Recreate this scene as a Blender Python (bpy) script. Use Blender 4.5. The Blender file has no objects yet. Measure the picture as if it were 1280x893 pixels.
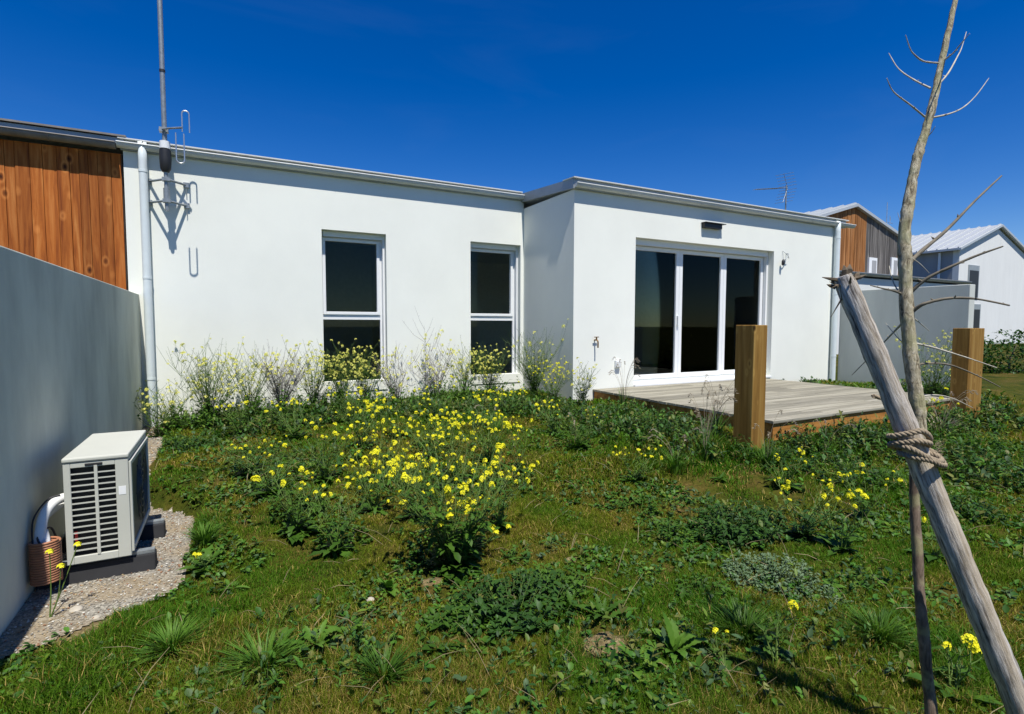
import bpy, math, random
import numpy as np
from mathutils import Vector, Matrix, noise as mnoise
random.seed(7)
RNG = np.random.default_rng(11)
scene = bpy.context.scene
col = scene.collection
rad = math.radians

# ------------------------------------------------------------------ camera
FPX, YAW, PITCH, ROLL = 668.6, 28.16, -3.395, 0.10      # focal length in pixels of the 1280 px wide photo
_y, _p, _r = rad(YAW), rad(PITCH), rad(ROLL)
FW = Vector((math.sin(_y)*math.cos(_p), math.cos(_y)*math.cos(_p), math.sin(_p)))
_rt = Vector((math.cos(_y), -math.sin(_y), 0)); _up = _rt.cross(FW)
RT = _rt*math.cos(_r)+_up*math.sin(_r); UP = -_rt*math.sin(_r)+_up*math.cos(_r)
cam_d = bpy.data.cameras.new('camera'); cam = bpy.data.objects.new('camera', cam_d); col.objects.link(cam)
cam_d.sensor_fit = 'HORIZONTAL'; cam_d.sensor_width = 36; cam_d.lens = 36*FPX/1280
cam_d.clip_start = 0.05; cam_d.clip_end = 2000
cam.matrix_world = Matrix((( RT.x, UP.x, -FW.x, 0), (RT.y, UP.y, -FW.y, 0), (RT.z, UP.z, -FW.z, 0), (0,0,0,1)))
scene.camera = cam

# ------------------------------------------------------------------ light
SUN_EL, SUN_AZ = 65.0, 187.0                            # azimuth clockwise from +Y (the wall's normal): behind the viewer, a little to the left
world = bpy.data.worlds.new('World'); scene.world = world; world.use_nodes = True
wn = world.node_tree; bg = wn.nodes['Background']
sky = wn.nodes.new('ShaderNodeTexSky'); sky.sky_type = 'NISHITA'; sky.sun_disc = False
sky.sun_elevation = rad(SUN_EL); sky.sun_rotation = rad(SUN_AZ)
sky.altitude = 0; sky.air_density = 0.9; sky.dust_density = 0.0; sky.ozone_density = 4.0
hs = wn.nodes.new('ShaderNodeHueSaturation'); hs.inputs['Saturation'].default_value = 1.42; hs.inputs['Hue'].default_value = 0.516
hs.inputs['Value'].default_value = 0.92
# faint wisps of high cloud
tc = wn.nodes.new('ShaderNodeTexCoord'); mp = wn.nodes.new('ShaderNodeMapping'); mp.inputs['Scale'].default_value = (1.5,3.5,9)
nz = wn.nodes.new('ShaderNodeTexNoise'); nz.inputs['Scale'].default_value = 1.6; nz.inputs['Detail'].default_value = 6; nz.inputs['Distortion'].default_value = .6
mr = wn.nodes.new('ShaderNodeMapRange'); mr.inputs['From Min'].default_value = .52; mr.inputs['From Max'].default_value = .8; mr.inputs['To Max'].default_value = .012
mx = wn.nodes.new('ShaderNodeMix'); mx.data_type = 'RGBA'; mx.inputs['B'].default_value = (5.5,6.2,7.0,1)
wn.links.new(tc.outputs['Generated'], mp.inputs['Vector']); wn.links.new(mp.outputs[0], nz.inputs['Vector'])
wn.links.new(nz.outputs['Fac'], mr.inputs['Value']); wn.links.new(mr.outputs[0], mx.inputs['Factor'])
wn.links.new(sky.outputs[0], hs.inputs['Color']); wn.links.new(hs.outputs[0], mx.inputs['A']); wn.links.new(mx.outputs['Result'], bg.inputs['Color'])
bg.inputs['Strength'].default_value = 0.10
sun_d = bpy.data.lights.new('sun', 'SUN'); sun_d.energy = 5.0; sun_d.angle = rad(0.53); sun_d.color = (1.0, 0.965, 0.90)
sun = bpy.data.objects.new('sun', sun_d); col.objects.link(sun)
sdir = Vector((math.sin(rad(SUN_AZ))*math.cos(rad(SUN_EL)), math.cos(rad(SUN_AZ))*math.cos(rad(SUN_EL)), math.sin(rad(SUN_EL))))
sun.rotation_euler = sdir.to_track_quat('Z', 'Y').to_euler()
vs = scene.view_settings; vs.view_transform = 'Standard'; vs.look = 'None'; vs.gamma = 1; vs.use_curve_mapping = False
vs.exposure = 0.36
scene.render.engine = 'CYCLES'
scene.cycles.max_bounces = 8; scene.cycles.diffuse_bounces = 4; scene.cycles.transparent_max_bounces = 12

# ------------------------------------------------------------------ helpers
def ray(x, y): return FW + RT*((x-640)/FPX) - UP*((y-446.5)/FPX)
def atY(x, y, Y): d = ray(x, y); return d*(Y/d.y)
def dep(x, y, d): return ray(x, y)*d                    # point at a given distance along the view axis
def proj(P):
    z = P.dot(FW); return 640+FPX*P.dot(RT)/z, 446.5-FPX*P.dot(UP)/z
def sstep(a, b, x): t = np.clip((x-a)/(b-a), 0, 1); return t*t*(3-2*t)
def edge_x(y): return -.20-.39*sstep(4.25, 4.95, y)+.012*np.sin(np.asarray(y)*5.1)+.008*np.sin(np.asarray(y)*13.7)   # where the gravel meets the lawn
def ground_z(x, y):                                     # lawn: rises gently to the house
    x = np.asarray(x, float); y = np.asarray(y, float)
    z = -1.43 + .34*sstep(.8, 7.6, y) + .03*sstep(1, 5, x)
    z = z - .07*(1-sstep(-.3, 1.6, x))*sstep(4, 7, y)
    z = z + .018*np.sin(x*2.3+y*1.7) + .014*np.sin(x*4.1-y*3.3+1) + .010*np.sin(x*7.7+y*6.1)
    z = z - .05*sstep(9, 20, y)
    z = z + .17*np.exp(-((y-3.9)/1.3)**2)*sstep(2.6, 4.3, x)
    edge = edge_x(y); low = -1.36+.126*sstep(4.5, 7.7, y)
    s = sstep(edge-.03, edge+.06, x)*.999
    z = low*(1-s)+np.maximum(z, low+.012)*s
    return z
def gz(x, y): return float(ground_z(x, y))
def gp(px, py):                                         # pixel -> point on the lawn
    d = ray(px, py); z = -1.3
    for _ in range(12):
        P = d*(z/d.z); z = gz(P.x, P.y)
    return Vector((P.x, P.y, z))

def tag(o, label=None, cat=None, group=None, kind=None):
    for k, v in (('label', label), ('category', cat), ('group', group), ('kind', kind)):
        if v: o[k] = v
    return o
def empty(name, loc, label=None, cat=None, group=None, rz=0):
    o = bpy.data.objects.new(name, None); col.objects.link(o); o.location = loc; o.rotation_euler.z = rz
    o.empty_display_size = .1
    return tag(o, label, cat, group)

class MB:
    def __init__(s): s.v = []; s.f = []; s.c = None; s.sm = []
    def add(s, vs, fs, smooth=False):
        n = len(s.v); s.v.extend([tuple(v) for v in vs]); s.f.extend([tuple(i+n for i in f) for f in fs]); s.sm.extend([smooth]*len(fs)); return s
    def box(s, a, b, mat=None):
        x0,y0,z0 = a; x1,y1,z1 = b
        vs = [(x,y,z) for z in (z0,z1) for y in (y0,y1) for x in (x0,x1)]
        if mat is not None: vs = [mat @ Vector(v) for v in vs]
        return s.add(vs, [(0,2,3,1),(4,5,7,6),(0,1,5,4),(2,6,7,3),(0,4,6,2),(1,3,7,5)])
    def tube(s, pts, rs, n=8, caps=True, smooth=True):
        pts = [Vector(p) for p in pts]
        if not hasattr(rs, '__len__'): rs = [rs]*len(pts)
        base = []; prev = None
        for i, p in enumerate(pts):
            t = (pts[min(i+1, len(pts)-1)]-pts[max(i-1, 0)])
            t = t.normalized() if t.length > 1e-9 else Vector((0,0,1))
            if prev is None:
                a = Vector((0,0,1)) if abs(t.z) < .9 else Vector((1,0,0)); u = t.cross(a).normalized()
            else:
                u = prev - t*prev.dot(t); u = u.normalized() if u.length > 1e-6 else t.orthogonal().normalized()
            prev = u; w = t.cross(u)
            base.append([p+(u*math.cos(2*math.pi*k/n)+w*math.sin(2*math.pi*k/n))*rs[i] for k in range(n)])
        vs = [v for r in base for v in r]; fs = []
        for i in range(len(pts)-1):
            for k in range(n):
                fs.append((i*n+k, i*n+(k+1)%n, (i+1)*n+(k+1)%n, (i+1)*n+k))
        s.add(vs, fs, smooth)
        if caps:
            s.add(base[0], [tuple(range(n-1, -1, -1))]); s.add(base[-1], [tuple(range(n))])
        return s
    def build(s, name, mat, parent=None, bevel=0, loc=None):
        me = bpy.data.meshes.new(name); me.from_pydata(s.v, [], s.f)
        me.polygons.foreach_set('use_smooth', s.sm); me.materials.append(mat); me.update()
        o = bpy.data.objects.new(name, me); col.objects.link(o)
        if loc is not None: o.location = loc
        if parent is not None:
            o.parent = parent
        if bevel:
            m = o.modifiers.new('bevel', 'BEVEL'); m.width = bevel; m.segments = 2; m.limit_method = 'ANGLE'
        return o
def W(parent):                                          # shifts world coordinates into a parent placed without rotation
    return Matrix.Translation(-parent.location)
def part(mb, name, mat, parent, bevel=0):               # mb holds world coordinates
    L = parent.location.copy()
    if parent.parent: L = L + parent.parent.location
    mb.v = [(v[0]-L.x, v[1]-L.y, v[2]-L.z) for v in mb.v]
    return mb.build(name, mat, parent, bevel)
def thing(mb, name, mat, label, cat, group=None, bevel=0, origin=None):
    if origin is None:
        a = np.array(mb.v); origin = (a[:,0].mean(), a[:,1].mean(), a[:,2].min())
    mb.v = [(v[0]-origin[0], v[1]-origin[1], v[2]-origin[2]) for v in mb.v]
    return tag(mb.build(name, mat, None, bevel, origin), label, cat, group)
def smooth_path(pts, k=6):
    P = [Vector(p) for p in pts]; out = []
    for i in range(len(P)-1):
        a = P[max(i-1,0)]; b = P[i]; c = P[i+1]; d = P[min(i+2,len(P)-1)]
        for j in range(k):
            t = j/k
            out.append(.5*((2*b)+(c-a)*t+(2*a-5*b+4*c-d)*t*t+(3*b-a-3*c+d)*t**3))
    out.append(P[-1]); return out

# ------------------------------------------------------------------ materials
def newmat(name):
    m = bpy.data.materials.new(name); m.use_nodes = True; nt = m.node_tree
    return m, nt, nt.nodes['Principled BSDF']
def N(nt, t, **kw):
    n = nt.nodes.new(t)
    for k, v in kw.items():
        if k in n.inputs: n.inputs[k].default_value = v
        else: setattr(n, k, v)
    return n
def coords(nt, scale=(1,1,1), kind='Object', rot=(0,0,0)):
    t = nt.nodes.new('ShaderNodeTexCoord'); m = nt.nodes.new('ShaderNodeMapping')
    m.inputs['Scale'].default_value = scale; m.inputs['Rotation'].default_value = rot
    nt.links.new(t.outputs[kind], m.inputs['Vector']); return m.outputs[0]
def ramp(nt, src, stops):
    r = nt.nodes.new('ShaderNodeValToRGB'); e = r.color_ramp.elements
    while len(e) < len(stops): e.new(.5)
    for i, (p, c) in enumerate(stops):
        e[i].position = p; e[i].color = (*c, 1) if len(c) == 3 else c
    nt.links.new(src, r.inputs['Fac']); return r.outputs['Color']
def mixc(nt, fac, a, b, mode='MIX'):
    m = nt.nodes.new('ShaderNodeMix'); m.data_type = 'RGBA'; m.blend_type = mode
    for s, v in (('Factor', fac), ('A', a), ('B', b)):
        if isinstance(v, (int, float)): m.inputs[s].default_value = v
        elif isinstance(v, tuple): m.inputs[s].default_value = (*v, 1) if len(v) == 3 else v
        else: nt.links.new(v, m.inputs[s])
    return m.outputs['Result']
def bump(nt, bs, h, strength=.3, dist=.01):
    b = nt.nodes.new('ShaderNodeBump'); b.inputs['Strength'].default_value = strength; b.inputs['Distance'].default_value = dist
    nt.links.new(h, b.inputs['Height']); nt.links.new(b.outputs[0], bs.inputs['Normal'])

def stucco(name, base, dirt=.12, streak=(3,3,.6)):
    m, nt, bs = newmat(name)
    fine = N(nt, 'ShaderNodeTexNoise', Scale=90.0, Detail=4.0); nt.links.new(coords(nt), fine.inputs['Vector'])
    big = N(nt, 'ShaderNodeTexNoise', Scale=1.0, Detail=6.0, Roughness=.6); nt.links.new(coords(nt, streak), big.inputs['Vector'])
    c = ramp(nt, big.outputs['Fac'], [(.3, tuple(v*(1-dirt) for v in base)), (.62, base)])
    c2 = mixc(nt, .05, c, fine.outputs['Color'], 'OVERLAY')
    nt.links.new(c2, bs.inputs['Base Color']); bs.inputs['Roughness'].default_value = .92; bs.inputs['Specular IOR Level'].default_value = .2
    bump(nt, bs, fine.outputs['Fac'], .25, .003); return m
def plain(name, c, rough=.5, metal=0, spec=.5, mott=.12, scale=14.0):
    m, nt, bs = newmat(name)
    n = N(nt, 'ShaderNodeTexNoise', Scale=scale, Detail=5.0); nt.links.new(coords(nt), n.inputs['Vector'])
    nt.links.new(ramp(nt, n.outputs['Fac'], [(.3, tuple(v*(1-mott) for v in c)), (.7, c)]), bs.inputs['Base Color'])
    bs.inputs['Roughness'].default_value = rough; bs.inputs['Metallic'].default_value = metal; bs.inputs['Specular IOR Level'].default_value = spec
    return m
def wood(name, dark, mid, light, axis='Z', knots=True, grain=26.0, rough=.75, bmp=.4, along=.06, knot_scale=(5,5,2.6)):
    m, nt, bs = newmat(name)
    sc = {'Z': (1,1,along), 'X': (along,1,1), 'Y': (1,along,1)}[axis]
    at = N(nt, 'ShaderNodeAttribute', attribute_name='tint')
    off = nt.nodes.new('ShaderNodeVectorMath'); off.operation = 'MULTIPLY_ADD'; off.inputs[1].default_value = (7,7,7)
    nt.links.new(at.outputs['Color'], off.inputs[0]); nt.links.new(coords(nt, sc), off.inputs[2])
    n = N(nt, 'ShaderNodeTexNoise', Scale=grain, Detail=7.0, Roughness=.62, Distortion=.5); nt.links.new(off.outputs[0], n.inputs['Vector'])
    c = ramp(nt, n.outputs['Fac'], [(.28, dark), (.5, mid), (.74, light)])
    if knots:
        v = N(nt, 'ShaderNodeTexVoronoi', Scale=1.0); nt.links.new(coords(nt, knot_scale), v.inputs['Vector'])
        k = ramp(nt, v.outputs['Distance'], [(.05, (1,1,1)), (.16, (0,0,0))])
        c = mixc(nt, k, c, tuple(x*.35 for x in dark))
        k2 = ramp(nt, v.outputs['Distance'], [(.12, (0,0,0)), (.18, (.35,.35,.35)), (.27, (0,0,0))])
        c = mixc(nt, k2, c, tuple(min(1, x*1.5) for x in light))
    tn = nt.nodes.new('ShaderNodeMapRange'); tn.inputs['To Min'].default_value = .72; tn.inputs['To Max'].default_value = 1.15
    sx = nt.nodes.new('ShaderNodeSeparateColor'); nt.links.new(at.outputs['Color'], sx.inputs[0]); nt.links.new(sx.outputs[0], tn.inputs['Value'])
    mm = nt.nodes.new('ShaderNodeVectorMath'); mm.operation = 'SCALE'; nt.links.new(c, mm.inputs[0]); nt.links.new(tn.outputs[0], mm.inputs['Scale'])
    nt.links.new(mm.outputs[0], bs.inputs['Base Color']); bs.inputs['Roughness'].default_value = rough; bs.inputs['Specular IOR Level'].default_value = .25
    bump(nt, bs, n.outputs['Fac'], bmp, .004); return m
def leafmat(name, c, c2, trans=.25, rough=.5, attr=False, spec=.22):
    m, nt, bs = newmat(name)
    if attr:
        a = N(nt, 'ShaderNodeAttribute', attribute_name='tint'); csock = a.outputs['Color']
    else:
        n = N(nt, 'ShaderNodeTexNoise', Scale=9.0, Detail=4.0); nt.links.new(coords(nt), n.inputs['Vector'])
        csock = ramp(nt, n.outputs['Fac'], [(.35, c), (.65, c2)])
    nt.links.new(csock, bs.inputs['Base Color']); bs.inputs['Roughness'].default_value = rough; bs.inputs['Specular IOR Level'].default_value = spec
    tr = nt.nodes.new('ShaderNodeBsdfTranslucent'); ms = nt.nodes.new('ShaderNodeMixShader'); ms.inputs[0].default_value = trans
    nt.links.new(mixc(nt, 1.0, csock, (1.0, 1.25, .5), 'MULTIPLY'), tr.inputs['Color'])
    nt.links.new(bs.outputs[0], ms.inputs[1]); nt.links.new(tr.outputs[0], ms.inputs[2])
    nt.links.new(ms.outputs[0], nt.nodes['Material Output'].inputs['Surface']); return m
def tint_islands(o, per_verts=8):
    """one random value for each board of a mesh made of boxes"""
    me = o.data; n = len(me.vertices); a = me.attributes.new('tint', 'FLOAT_COLOR', 'POINT')
    r = RNG.random((n//per_verts+1, 3)); r = np.repeat(r, per_verts, 0)[:n]
    a.data.foreach_set('color', np.hstack([r, np.ones((n,1))]).astype(np.float32).ravel()); return o

M = {}
M['wall'] = stucco('white_render', (.81,.82,.745), .07, (.9,.9,.8))
M['wall_grey'] = stucco('grey_render', (.66,.67,.55), .28, (3.2,2.4,1.0))
M['wall_far'] = stucco('far_render', (.72,.73,.71), .06)
M['wall_bounce'] = stucco('bounce_grey_render', (.56,.58,.53), .12, (3,3,.6))  # right boundary wall: bounced light put into its grey render colour
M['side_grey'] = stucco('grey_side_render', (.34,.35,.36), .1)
M['interior'] = plain('interior_paint', (.72,.72,.68), .9)
M['interior_floor'] = plain('interior_floor', (.45,.42,.37), .5)
M['pvc'] = plain('white_pvc', (.80,.81,.80), .35, mott=.03)
M['gutter'] = plain('gutter_zinc', (.66,.67,.64), .45, .0, mott=.1, scale=6)
M['flash'] = plain('grey_flashing', (.36,.39,.40), .45, .3, mott=.15, scale=5)
M['gutter_dark'] = plain('weathered_gutter', (.23,.21,.19), .6, mott=.3, scale=8)
M['pipe'] = plain('pipe_white', (.66,.72,.72), .35, mott=.06)
M['galv'] = plain('galvanised_steel', (.33,.36,.37), .45, .5, mott=.3, scale=30)
M['black'] = plain('black_plastic', (.02,.02,.022), .5)
M['rubber'] = plain('black_rubber', (.022,.022,.024), .85, mott=.3)
M['alu'] = plain('aluminium', (.6,.61,.61), .35, .8)
M['ac'] = plain('ac_cream', (.52,.525,.46), .45, mott=.06, scale=5)
M['ac_dark'] = plain('ac_dark_panel', (.06,.07,.072), .45)
M['fins'] = plain('heat_exchanger_fins', (.012,.014,.017), .5)
M['red'] = plain('red_label', (.5,.02,.02), .5)
M['copper'] = plain('terracotta_conduit', (.42,.18,.09), .55, mott=.25, scale=30)
M['lagging'] = plain('white_lagging', (.78,.78,.76), .6)
M['brass'] = plain('brass', (.22,.12,.04), .4, .6)
M['cladding'] = wood('orange_cladding', (.17,.036,.005), (.38,.108,.016), (.55,.215,.055), 'Z', True, 22, knot_scale=(6,6,3.3))
M['cladding_far'] = wood('orange_cladding_far', (.16,.055,.012), (.34,.14,.04), (.48,.24,.10), 'Z', False, 12)
M['cladding_grey'] = wood('grey_cladding', (.035,.03,.027), (.13,.12,.11), (.27,.25,.23), 'Z', False, 12)
M['post'] = wood('treated_post', (.17,.080,.012), (.34,.18,.036), (.50,.31,.085), 'Z', True, 16, knot_scale=(9,9,4.5))
M['deck'] = wood('weathered_deck', (.12,.11,.08), (.27,.25,.19), (.41,.385,.31), 'X', False, 30, .85, .3, along=.04)
M['fascia'] = wood('deck_fascia', (.16,.06,.012), (.36,.16,.035), (.46,.24,.07), 'X', False, 18)
M['roofm'] = plain('ribbed_roof', (.52,.54,.54), .4, .25, mott=.08)
M['stone'] = plain('pale_stone', (.50,.45,.36), .9, mott=.35, scale=25)
def glassmat():
    m, nt, bs = newmat('window_glass')
    tr = nt.nodes.new('ShaderNodeBsdfTransparent'); tr.inputs[0].default_value = (.86,.90,.87,1)
    gl = nt.nodes.new('ShaderNodeBsdfGlossy'); gl.inputs['Roughness'].default_value = .02; gl.inputs['Color'].default_value = (.30,.34,.32,1)
    fr = nt.nodes.new('ShaderNodeFresnel'); fr.inputs[0].default_value = 1.45
    ms = nt.nodes.new('ShaderNodeMixShader'); nt.links.new(fr.outputs[0], ms.inputs[0]); nt.links.new(tr.outputs[0], ms.inputs[1]); nt.links.new(gl.outputs[0], ms.inputs[2])
    nt.links.new(ms.outputs[0], nt.nodes['Material Output'].inputs['Surface']); return m
M['glass'] = glassmat()
M['blade'] = leafmat('grass_blade', None, None, .35, .6, attr=True, spec=.12)
M['leaf'] = leafmat('mustard_leaf', (0.032,0.081,0.008), (0.070,0.151,0.016))
M['leaf_dark'] = leafmat('dark_leaf', (0.019,0.054,0.009), (0.043,0.105,0.018))
M['leaf_bright'] = leafmat('bright_leaf', (0.056,0.138,0.013), (0.112,0.213,0.027))
M['leaf_silver'] = leafmat('silver_leaf', (.075,.13,.06), (.14,.20,.105), .12)
M['stem'] = leafmat('green_stem', (.085,.155,.03), (.15,.21,.05), .05)
M['stem_dry'] = leafmat('dry_stem', (0.256,0.208,0.160), (0.352,0.304,0.208), .05)
M['stem_purple'] = leafmat('purple_stem', (0.135,0.112,0.128), (0.225,0.195,0.180), .05)
M['petal'] = leafmat('yellow_petal', (.80,.72,.02), (.90,.84,.05), .25, .6, spec=.1)
M['petal_pale'] = leafmat('pale_yellow_petal', (.66,.62,.14), (.78,.74,.22), .25, .6, spec=.1)
M['cover'] = leafmat('ground_cover_leaf', None, None, .2, .5, attr=True)

# ------------------------------------------------------------------ ground, one sheet out to the horizon
def ground():
    xs = np.concatenate([[-400,-150,-60,-25,-10,-5], np.arange(-2.2, 11.6, .07), [14,20,30,60,150,400]])
    ys = np.concatenate([[-400,-150,-50,-15,-5], np.arange(-1.0, 8.0, .07), [9.5,12,16,24,50,150,400]])
    X, Y = np.meshgrid(xs, ys); Z = ground_z(X, Y)
    nx, ny = len(xs), len(ys); v = np.stack([X.ravel(), Y.ravel(), Z.ravel()], 1)
    i = np.arange(nx*ny).reshape(ny, nx); f = np.stack([i[:-1,:-1], i[:-1,1:], i[1:,1:], i[1:,:-1]], -1).reshape(-1, 4)
    me = bpy.data.meshes.new('ground'); me.from_pydata(v.tolist(), [], f.tolist()); me.polygons.foreach_set('use_smooth', [True]*len(me.polygons))
    m, nt, bs = newmat('soil_and_moss')
    a = N(nt, 'ShaderNodeTexNoise', Scale=2.2, Detail=7.0, Roughness=.6); nt.links.new(coords(nt), a.inputs['Vector'])
    b = N(nt, 'ShaderNodeTexNoise', Scale=45.0, Detail=5.0, Roughness=.7); nt.links.new(coords(nt), b.inputs['Vector'])
    c1 = ramp(nt, a.outputs['Fac'], [(.36, (.028,.042,.005)), (.50, (.062,.070,.007)), (.62, (.11,.082,.018)), (.74, (.26,.18,.08))])
    c2 = ramp(nt, b.outputs['Fac'], [(.3, (.25,.25,.25)), (.7, (1.25,1.25,1.25))])
    nt.links.new(mixc(nt, .8, c1, c2, 'MULTIPLY'), bs.inputs['Base Color']); bs.inputs['Roughness'].default_value = 1; bs.inputs['Specular IOR Level'].default_value = .1
    bump(nt, bs, b.outputs['Fac'], .8, .02)
    me.materials.append(m); o = bpy.data.objects.new('ground', me); col.objects.link(o); tag(o, kind='structure')
ground()

# gravel bed round the outdoor unit and along the boundary wall
GRAVEL = [(-.90,2.78),(-.70,2.86),(-.52,3.0),(-.34,3.08),(-.25,3.17)]+[(float(edge_x(q))-.028, float(q)) for q in np.arange(3.25, 7.7, .1)]+[(-.62,7.72),(-.90,7.72)]
def in_poly(x, y, poly=GRAVEL):
    x = np.asarray(x, float); y = np.asarray(y, float); ins = np.zeros(x.shape, bool); n = len(poly)
    for i in range(n):
        x0, y0 = poly[i]; x1, y1 = poly[(i+1) % n]
        c = ((y0 > y) != (y1 > y)) & (x < (x1-x0)*(y-y0)/(y1-y0+1e-12)+x0); ins ^= c
    return ins
def gravel():
    m, nt, bs = newmat('gravel_mix')
    v = N(nt, 'ShaderNodeTexVoronoi', Scale=95.0); nt.links.new(coords(nt), v.inputs['Vector'])
    sp = nt.nodes.new('ShaderNodeSeparateColor'); nt.links.new(v.outputs['Color'], sp.inputs[0])
    c = ramp(nt, sp.outputs[0], [(.0, (.09,.08,.06)), (.5, (.22,.20,.165)), (1, (.40,.37,.30))])
    big = N(nt, 'ShaderNodeTexNoise', Scale=3.0); nt.links.new(coords(nt), big.inputs['Vector'])
    c = mixc(nt, ramp(nt, big.outputs['Fac'], [(.4,(0,0,0)),(.6,(.6,.6,.6))]), c, (.27,.20,.11))
    nt.links.new(c, bs.inputs['Base Color']); bs.inputs['Roughness'].default_value = .95
    bump(nt, bs, v.outputs['Distance'], 1.0, .006)
    # a gridded sheet a few mm above the soil
    mb = MB(); st = .025
    for ix in range(-36, -6):
        for iy in range(100, 312):
            x0, y0 = ix*st, iy*st
            if bool(in_poly(x0+st/2, y0+st/2)):
                q = [(x0,y0),(x0+st,y0),(x0+st,y0+st),(x0,y0+st)]
                mb.add([(max(x,-.893), min(y,7.72), gz(x,y)+.012) for x, y in q], [(0,1,2,3)])
    o = mb.build('gravel_bed', m); tag(o, kind='structure')
    # loose stones: one mass
    n = 9000; x = RNG.uniform(-.89,-.2,n); y = RNG.uniform(2.0,7.7,n); k = in_poly(x, y); x, y = x[k], y[k]
    z = ground_z(x, y)+.014; V = []; F = []; C = []
    oct_ = np.array([(1,0,0),(-1,0,0),(0,1,0),(0,-1,0),(0,0,1),(0,0,-1)], float); of = [(0,2,4),(2,1,4),(1,3,4),(3,0,4),(2,0,5),(1,2,5),(3,1,5),(0,3,5)]
    pal = np.array([(.40,.37,.30),(.30,.26,.20),(.19,.175,.15),(.36,.27,.15),(.52,.50,.44),(.25,.13,.07)])
    for i in range(len(x)):
        r = RNG.uniform(.003,.009)*(1.35 if y[i] > 4.8 else 1); s = oct_*RNG.uniform(.6,1.2,(6,1))*r*np.array([1,RNG.uniform(.6,1),.6])
        a = RNG.uniform(0,6.28); ca, sa = math.cos(a), math.sin(a); s = np.stack([s[:,0]*ca-s[:,1]*sa, s[:,0]*sa+s[:,1]*ca, s[:,2]], 1)
        b = len(V)*6; V.append(s+[x[i],y[i],z[i]+r*.2]); F.extend([(p+b,q+b,t+b) for p,q,t in of]); C.append(np.tile(np.append(pal[RNG.integers(6)],1),(6,1)))
    me = bpy.data.meshes.new('gravel'); me.from_pydata(np.concatenate(V).tolist(), [], F)
    at = me.attributes.new('tint','FLOAT_COLOR','POINT'); at.data.foreach_set('color', np.concatenate(C).astype(np.float32).ravel())
    m2, nt, bs = newmat('pebbles'); a = N(nt,'ShaderNodeAttribute',attribute_name='tint'); nt.links.new(a.outputs['Color'], bs.inputs['Base Color']); bs.inputs['Roughness'].default_value=.9
    me.materials.append(m2); o = bpy.data.objects.new('gravel', me); col.objects.link(o)
    tag(o, 'loose pale pebbles around the outdoor unit and along the grey boundary wall', 'gravel', kind='stuff')
gravel()

SOIL = [(spot_, r1, r2, sd) for spot_, r1, r2, sd in ((gp(88,788),.17,.15,1),(gp(757,806),.13,.10,2),(gp(540,727),.07,.05,3),(gp(715,700),.06,.04,4))]
def soil():
    m, nt, bs = newmat('sandy_soil')
    a = N(nt, 'ShaderNodeTexNoise', Scale=60.0, Detail=6.0, Roughness=.7); nt.links.new(coords(nt), a.inputs['Vector'])
    nt.links.new(ramp(nt, a.outputs['Fac'], [(.3,(.06,.042,.014)),(.5,(.16,.115,.045)),(.7,(.34,.27,.14))]), bs.inputs['Base Color']); bs.inputs['Roughness'].default_value = 1
    bump(nt, bs, a.outputs['Fac'], 1, .012)
    mb = MB()
    for b, r1, r2, sd in SOIL:
        rg = random.Random(sd); K = 28; rr = [rg.uniform(.75,1.15) for _ in range(K)]; vs = [(b.x,b.y,gz(b.x,b.y)+.006)]; fs = []
        for q in (.33,.66,1):
            for k in range(K):
                w = 1+(rr[k]-1)*q; x = b.x+math.cos(2*math.pi*k/K)*r1*q*w; y = b.y+math.sin(2*math.pi*k/K)*r2*q*w; vs.append((x,y,gz(x,y)+(.006 if q < 1 else -.004)))
        fs += [(0,1+k,1+(k+1)%K) for k in range(K)]+[(1+g*K+k,1+(g+1)*K+k,1+(g+1)*K+(k+1)%K,1+g*K+(k+1)%K) for g in (0,1) for k in range(K)]
        mb.add(vs, fs, True)
    tag(mb.build('bare_soil', m), kind='structure')
soil()

# ------------------------------------------------------------------ the white house
YB, YA = 6.286, 7.729          # projecting block, main wall
XC, XR, XL = 4.35, 10.62, -0.994
ZT_A, ZT_B = 2.02, 1.90        # wall tops
ZD = -0.93                     # deck top
house = empty('white_house', (5, 8, -1.1), 'long single storey white rendered house with two tall windows and a glazed patio door', 'house')
def wall_with_holes(mb, y0, y1, x0, x1, z0, z1, holes):
    """solid wall running along X with rectangular openings, holes = [(xa,xb,za,zb)]; built from columns so nothing overlaps"""
    cur = x0
    for xa, xb, za, zb in sorted(holes):
        mb.box((cur,y0,z0),(xa,y1,z1)); mb.box((xa,y0,z0),(xb,y1,za)); mb.box((xa,y0,zb),(xb,y1,z1)); cur = xb
    mb.box((cur,y0,z0),(x1,y1,z1)); return mb
W1 = (1.19, 2.075, -.93, 1.305); W2 = (3.40, 4.292, -.93, 1.305); DR = (5.47, 8.66, -.90, 1.325)
mb = MB(); wall_with_holes(mb, YA, YA+.3, XL, XC, -1.6, ZT_A, [W1, W2])
wall_with_holes(mb, YB, YB+.3, XC, XR, -1.6, ZT_B, [DR])
mb.box((XC, YB+.3, -1.6), (XC+.3, YA+.3, ZT_B)); mb.box((XR-.3, YB+.3, -1.6), (XR, 13, ZT_B)); mb.box((XL, YA+.3, -1.6), (XL+.3, 13, ZT_A))
mb.box((XL+.3, 12.7, -1.6), (XR-.3, 13, ZT_A))
part(mb, 'wall', M['wall'], house)
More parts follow.
